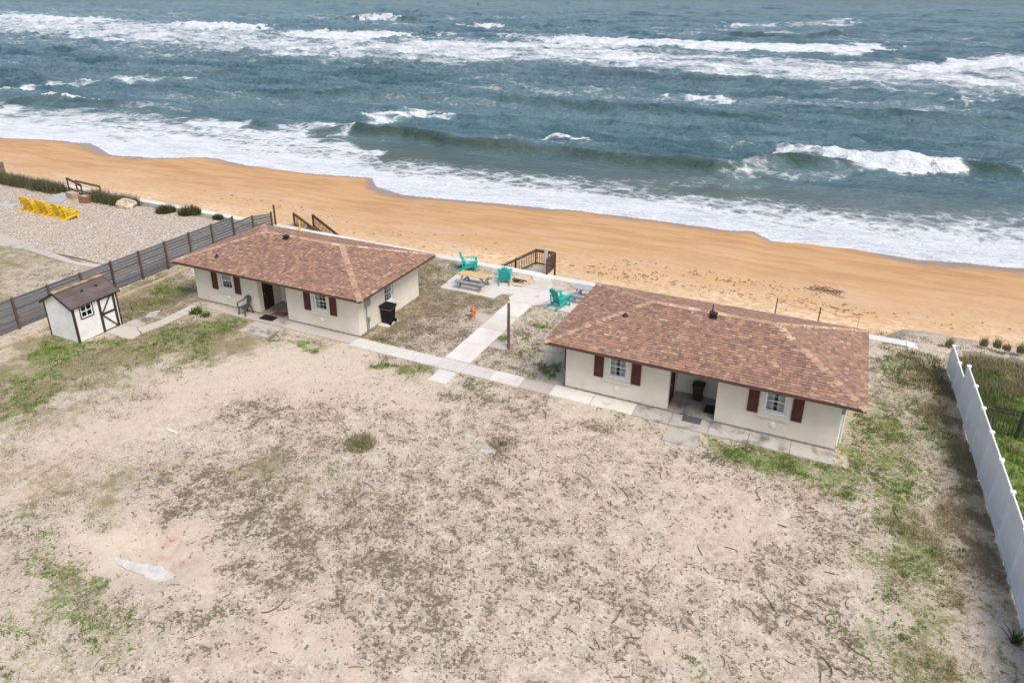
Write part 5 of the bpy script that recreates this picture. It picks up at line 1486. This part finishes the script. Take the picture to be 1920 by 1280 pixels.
# lawn and scrub beyond the white fence
x = rng.uniform(6.3, 14, 9000); y = rng.uniform(18, 33.5, 9000); kk = x > 5.80 + (33.95 - y) * .0405 + .12
tag(tufts('neighbour_lawn', (x[kk], y[kk]), 7, (.05, .14), (.012, .03), .9, [(.12, .21, .03), (.17, .26, .045), (.085, .15, .022)], .06, LEAF), 'bright green lawn beyond the white fence', 'grass')
x = rng.uniform(6.1, 15, 1500); y = rng.uniform(30.5, 36.0, 1500)
kk = (y > 32 + 2.0 * fbm(x, y, 2, 5)) & (fbm(x * .8, y * .8, 3, 7) > .42)
tag(tufts('dune_scrub', (x[kk], y[kk]), 22, (.10, .38), (.010, .024), 1.1, OLIVE + BROWN + STRAW + [(.14, .17, .06)], .18, DEAD), 'grey olive dune scrub beyond the white fence', 'scrub')
x = rng.uniform(6.2, 14, 1200); y = rng.uniform(29.5, 34.5, 1200); kk = fbm(x * .7, y * .7, 3, 17) > .5
tag(tufts('tall_grass', (x[kk], y[kk]), 22, (.12, .38), (.012, .03), .8, [(.14, .17, .05), (.24, .24, .11), (.10, .15, .035)], .13, LEAF), 'tall green and tawny grass beyond the white fence', 'grass')
x = rng.uniform(3.3, 5.5, 260); y = rng.uniform(31.5, 35.2, 260); kk = rng.random(260) < np.clip((x - 3.0) / 2.3, 0, 1)
tag(tufts('fence_weeds', (x[kk], y[kk]), 20, (.06, .22), (.012, .026), 1.0, OLIVE + STRAW + [(.10, .13, .035), (.13, .15, .05)], .15, LEAF), 'tall weeds crowding the seaward end of the white fence', 'weeds')

# dune grass of the left neighbour
x = rng.uniform(-66, -48.5, 1500); y = 35.4 + rng.uniform(0, 1.0, 1500) - .026 * (x + 50) * .8
kk = ~((x > -57.2) & (x < -53.6)) & (rng.random(1500) < .25 + 1.1 * sstep(.35, .6, fbm(x * .9, y * .9, 3, 27))); x, y = x[kk], y[kk]
tag(tufts('dune_grass', (x, y), 26, (.20, 1.05), (.012, .028), .75, [(.085, .10, .035), (.13, .14, .05), (.22, .19, .11), (.06, .07, .025), (.30, .25, .15)], .16, LEAF, .03), 'dark green dune grass hedge along the sea wall by the pebble bed', 'dune grass')
tag(tufts('beach_scrub', (rng.uniform(2.8, 14, 90), 36.6 + rng.uniform(-.3, 1.2, 90)), 20, (.05, .22), (.01, .022), 1.2, BROWN + OLIVE, .12, DEAD, -.3), 'low brown scrub along the buried end of the sea wall', 'scrub')

def clump(name, label, cat, loc, n, r, h, w, cols, lean=.8, mat=None, group=None, seg=2):
    e = empty(name, loc); tag(e, label, cat, group)
    a, q = rng.uniform(0, 2 * np.pi, n), np.sqrt(rng.random(n)) * r
    P = np.stack([np.cos(a) * q, np.sin(a) * q, np.full(n, -.02)], 1)
    hh = rng.uniform(h[0], h[1], n) * (1 - .45 * (q / r) ** 2)
    V, F, C = blades(P, hh, rng.uniform(w[0], w[1], n), lean, mixcol(n, cols), seg)
    fast_mesh('leaves', V, F, mat or LEAF, {'tint': C}, False, e)
    m = MB(); m.lathe([(r * .3, -.03), (r * .22, .04), (.0001, .07)], 8, c=(.12, .10, .06)); m.build('root_crown', OLDW, e)
    return e
q = G(365, 588); clump('strap_leaf_plant', 'bright green strap leaved plant at the cottage corner by the shed path', 'plant', (q[0], q[1] + .1, 0), 110, .30, (.35, .62), (.03, .055), [(.10, .19, .03), (.15, .24, .04), (.06, .12, .02)], 1.1, seg=4)
q = G(384, 592); clump('strap_leaf_plant', 'smaller green strap leaved plant at the start of the front walk', 'plant', (q[0], q[1], 0), 60, .24, (.20, .38), (.03, .05), [(.09, .16, .025), (.06, .11, .02)], 1.2, seg=4)
q = G(672, 835); clump('bush', 'lone low green and straw bush on the sandy yard', 'bush', (q[0], q[1] + .1, 0), 900, .62, (.06, .46), (.009, .02), [(.15, .16, .045), (.24, .22, .09), (.36, .31, .18), (.11, .12, .03)], 1.3)
q = G(945, 832); clump('bush', 'thin brown scrub beside the pale concrete patch', 'bush', (q[0], q[1], 0), 420, .55, (.08, .24), (.010, .02), BROWN + [(.13, .13, .06)], 1.0, DEAD)
q = G(1903, 1205); clump('palm_seedling', 'small dark green palm seedling at the near end of white fence', 'palm', (q[0], q[1], 0), 46, .10, (.40, .62), (.025, .05), [(.05, .09, .02), (.08, .12, .03), (.11, .13, .05)], 1.1, seg=4)
for i, (px, py, r, h, lab) in enumerate(((305, 400, .70, .95, 'rounded dark shrub at the dune grass end of pebble bed'), (350, 403, .80, 1.0, 'rounded dark shrub between two smaller shrubs on the pebble bed'), (403, 413, .36, .55, 'small dark shrub on the pebbles close to the board fence'))):
    q = G(px, py, 0); clump('shrub', lab, 'shrub', (q[0], q[1] + .3, .04), 1000, r, (h * .3, h), (.018, .04), [(.06, .078, .025), (.11, .12, .045), (.045, .055, .02), (.17, .15, .07)], .9)
for i, (px, py, h) in enumerate(((1780, 646, .75), (1845, 644, .75), (1870, 647, .80), (1888, 652, .55), (1914, 657, .85), (1764, 650, .4))):
    q = G(px, py, -.35); zb = -.45
    clump('sea_oats', 'tawny sea oats clump at the foot of the sea wall by white fence', 'sea oats', (q[0], q[1], float(beach_z(np.array([q[0]]), np.array([q[1]]))[0]) if q[1] > 37.6 and False else zb), 240, .17, (h * .6, h), (.010, .02), [(.26, .20, .10), (.16, .14, .065), (.34, .27, .15)], .6, DEAD, 'sea oats by the white fence')
q = G(1902, 838); clump('pale_grass_clump', 'pale tufted grass clump on the lawn by the black fence', 'grass clump', (q[0] - .1, q[1] - .3, 0), 260, .22, (.25, .5), (.012, .022), [(.36, .32, .18), (.24, .24, .12)], .7, DEAD)

# low dune bank where the cap ends on the right
gx, gy = np.arange(2.2, 30, .3), np.arange(35.6, 41.5, .22)
X, Y = np.meshgrid(gx, gy, indexing='ij')
Zb = -.62 - .30 * np.clip(Y - 38.6, 0, 9) + .25 * (fbm(X * .7, Y * .7, 4, 211) - .5) + .55 * sstep(37.2, 36.0, Y)
Zb = np.where((X < 4.5), Zb - 1.3 * sstep(4.8, 2.6, X), Zb)
Zb = np.where(Y < 36.3, np.minimum(Zb, -.06), Zb)
z0 = np.zeros_like(X)
fast_mesh('dune_bank', np.stack([X, Y, Zb], -1).reshape(-1, 3), grid_faces(len(gx), len(gy)), YARD_MAT, {'zone_a': rgba(z0, z0 + .1, z0 + .35 * sstep(.45, .6, fbm(X, Y, 3, 5))), 'zone_b': rgba(z0 + .2, z0, z0)}, True, kind='structure')

# seaweed crumbs and footprints' rims on the beach
def beach_bits(strokes, n, w):
    xs_, ys_ = [], []
    for pts, hw, dens in strokes:
        for _ in range(int(n * dens)):
            i = random.randrange(len(pts) - 1); t = random.random()
            x = pts[i][0] + (pts[i + 1][0] - pts[i][0]) * t + random.gauss(0, hw); y = pts[i][1] + (pts[i + 1][1] - pts[i][1]) * t + random.gauss(0, hw * .45)
            q = G(x, y, -2.3); xs_.append(q[0]); ys_.append(q[1])
    return np.array(xs_), np.array(ys_)
bs = [([(700, 430), (900, 460), (1100, 500), (1300, 530), (1500, 575), (1900, 610)], 22, 1.0), ([(1150, 480), (1350, 515), (1540, 540)], 12, .9), ([(1300, 540), (1480, 560), (1650, 590)], 14, .8), ([(330, 345), (500, 380), (650, 410)], 14, .5), ([(1120, 510), (1250, 530)], 16, .7), ([(1520, 530), (1580, 545)], 9, .7)]
x, y = beach_bits(bs, 110, 1)
kk = (y > 37.3) & (y < shore(x) - 2); x, y = x[kk], y[kk]
zb = beach_z(x, y); V, F = [], []
for i in range(len(x)):
    r = rng.uniform(.025, .085) * (1.6 if rng.random() < .08 else 1); nn = 6; b0 = len(V); el = rng.uniform(1, 2.6); th = rng.normal(0, .5)
    V.append((x[i], y[i], zb[i] + .055))
    for j in range(nn):
        t = 2 * math.pi * j / nn; rr = r * rng.uniform(.6, 1.2); u, v = rr * el * math.cos(t), rr * math.sin(t)
        V.append((x[i] + u * math.cos(th) - v * math.sin(th), y[i] + u * math.sin(th) + v * math.cos(th), zb[i] + .012))
    for j in range(nn): F.append((b0, b0 + 1 + j, b0 + 1 + (j + 1) % nn))
tag(fast_mesh('seaweed', np.array(V), np.array(F), simple('dry_seaweed', (.24, .14, .07), .95, .4, 5), None, True, None, 'stuff'), 'dark dry seaweed crumbs in lines along the beach', 'seaweed')
q = G(1548, 540, -2.5); e = empty('driftwood', (q[0], q[1], float(beach_z(np.array([q[0]]), np.array([q[1]]))[0]))); tag(e, 'tangle of brown driftwood twigs on the sand', 'driftwood')
for i in range(16):
    a = random.uniform(0, math.pi); l = random.uniform(.2, .7); x, y = random.uniform(-.8, .8), random.uniform(-.3, .3)
    m = MB(); m.cyl((x - l * math.cos(a), y - l * math.sin(a) * .5, .03), (x + l * math.cos(a), y + l * math.sin(a) * .5, random.uniform(.03, .22)), .018, .010, n=5); m.build('twig', POSTW, e)
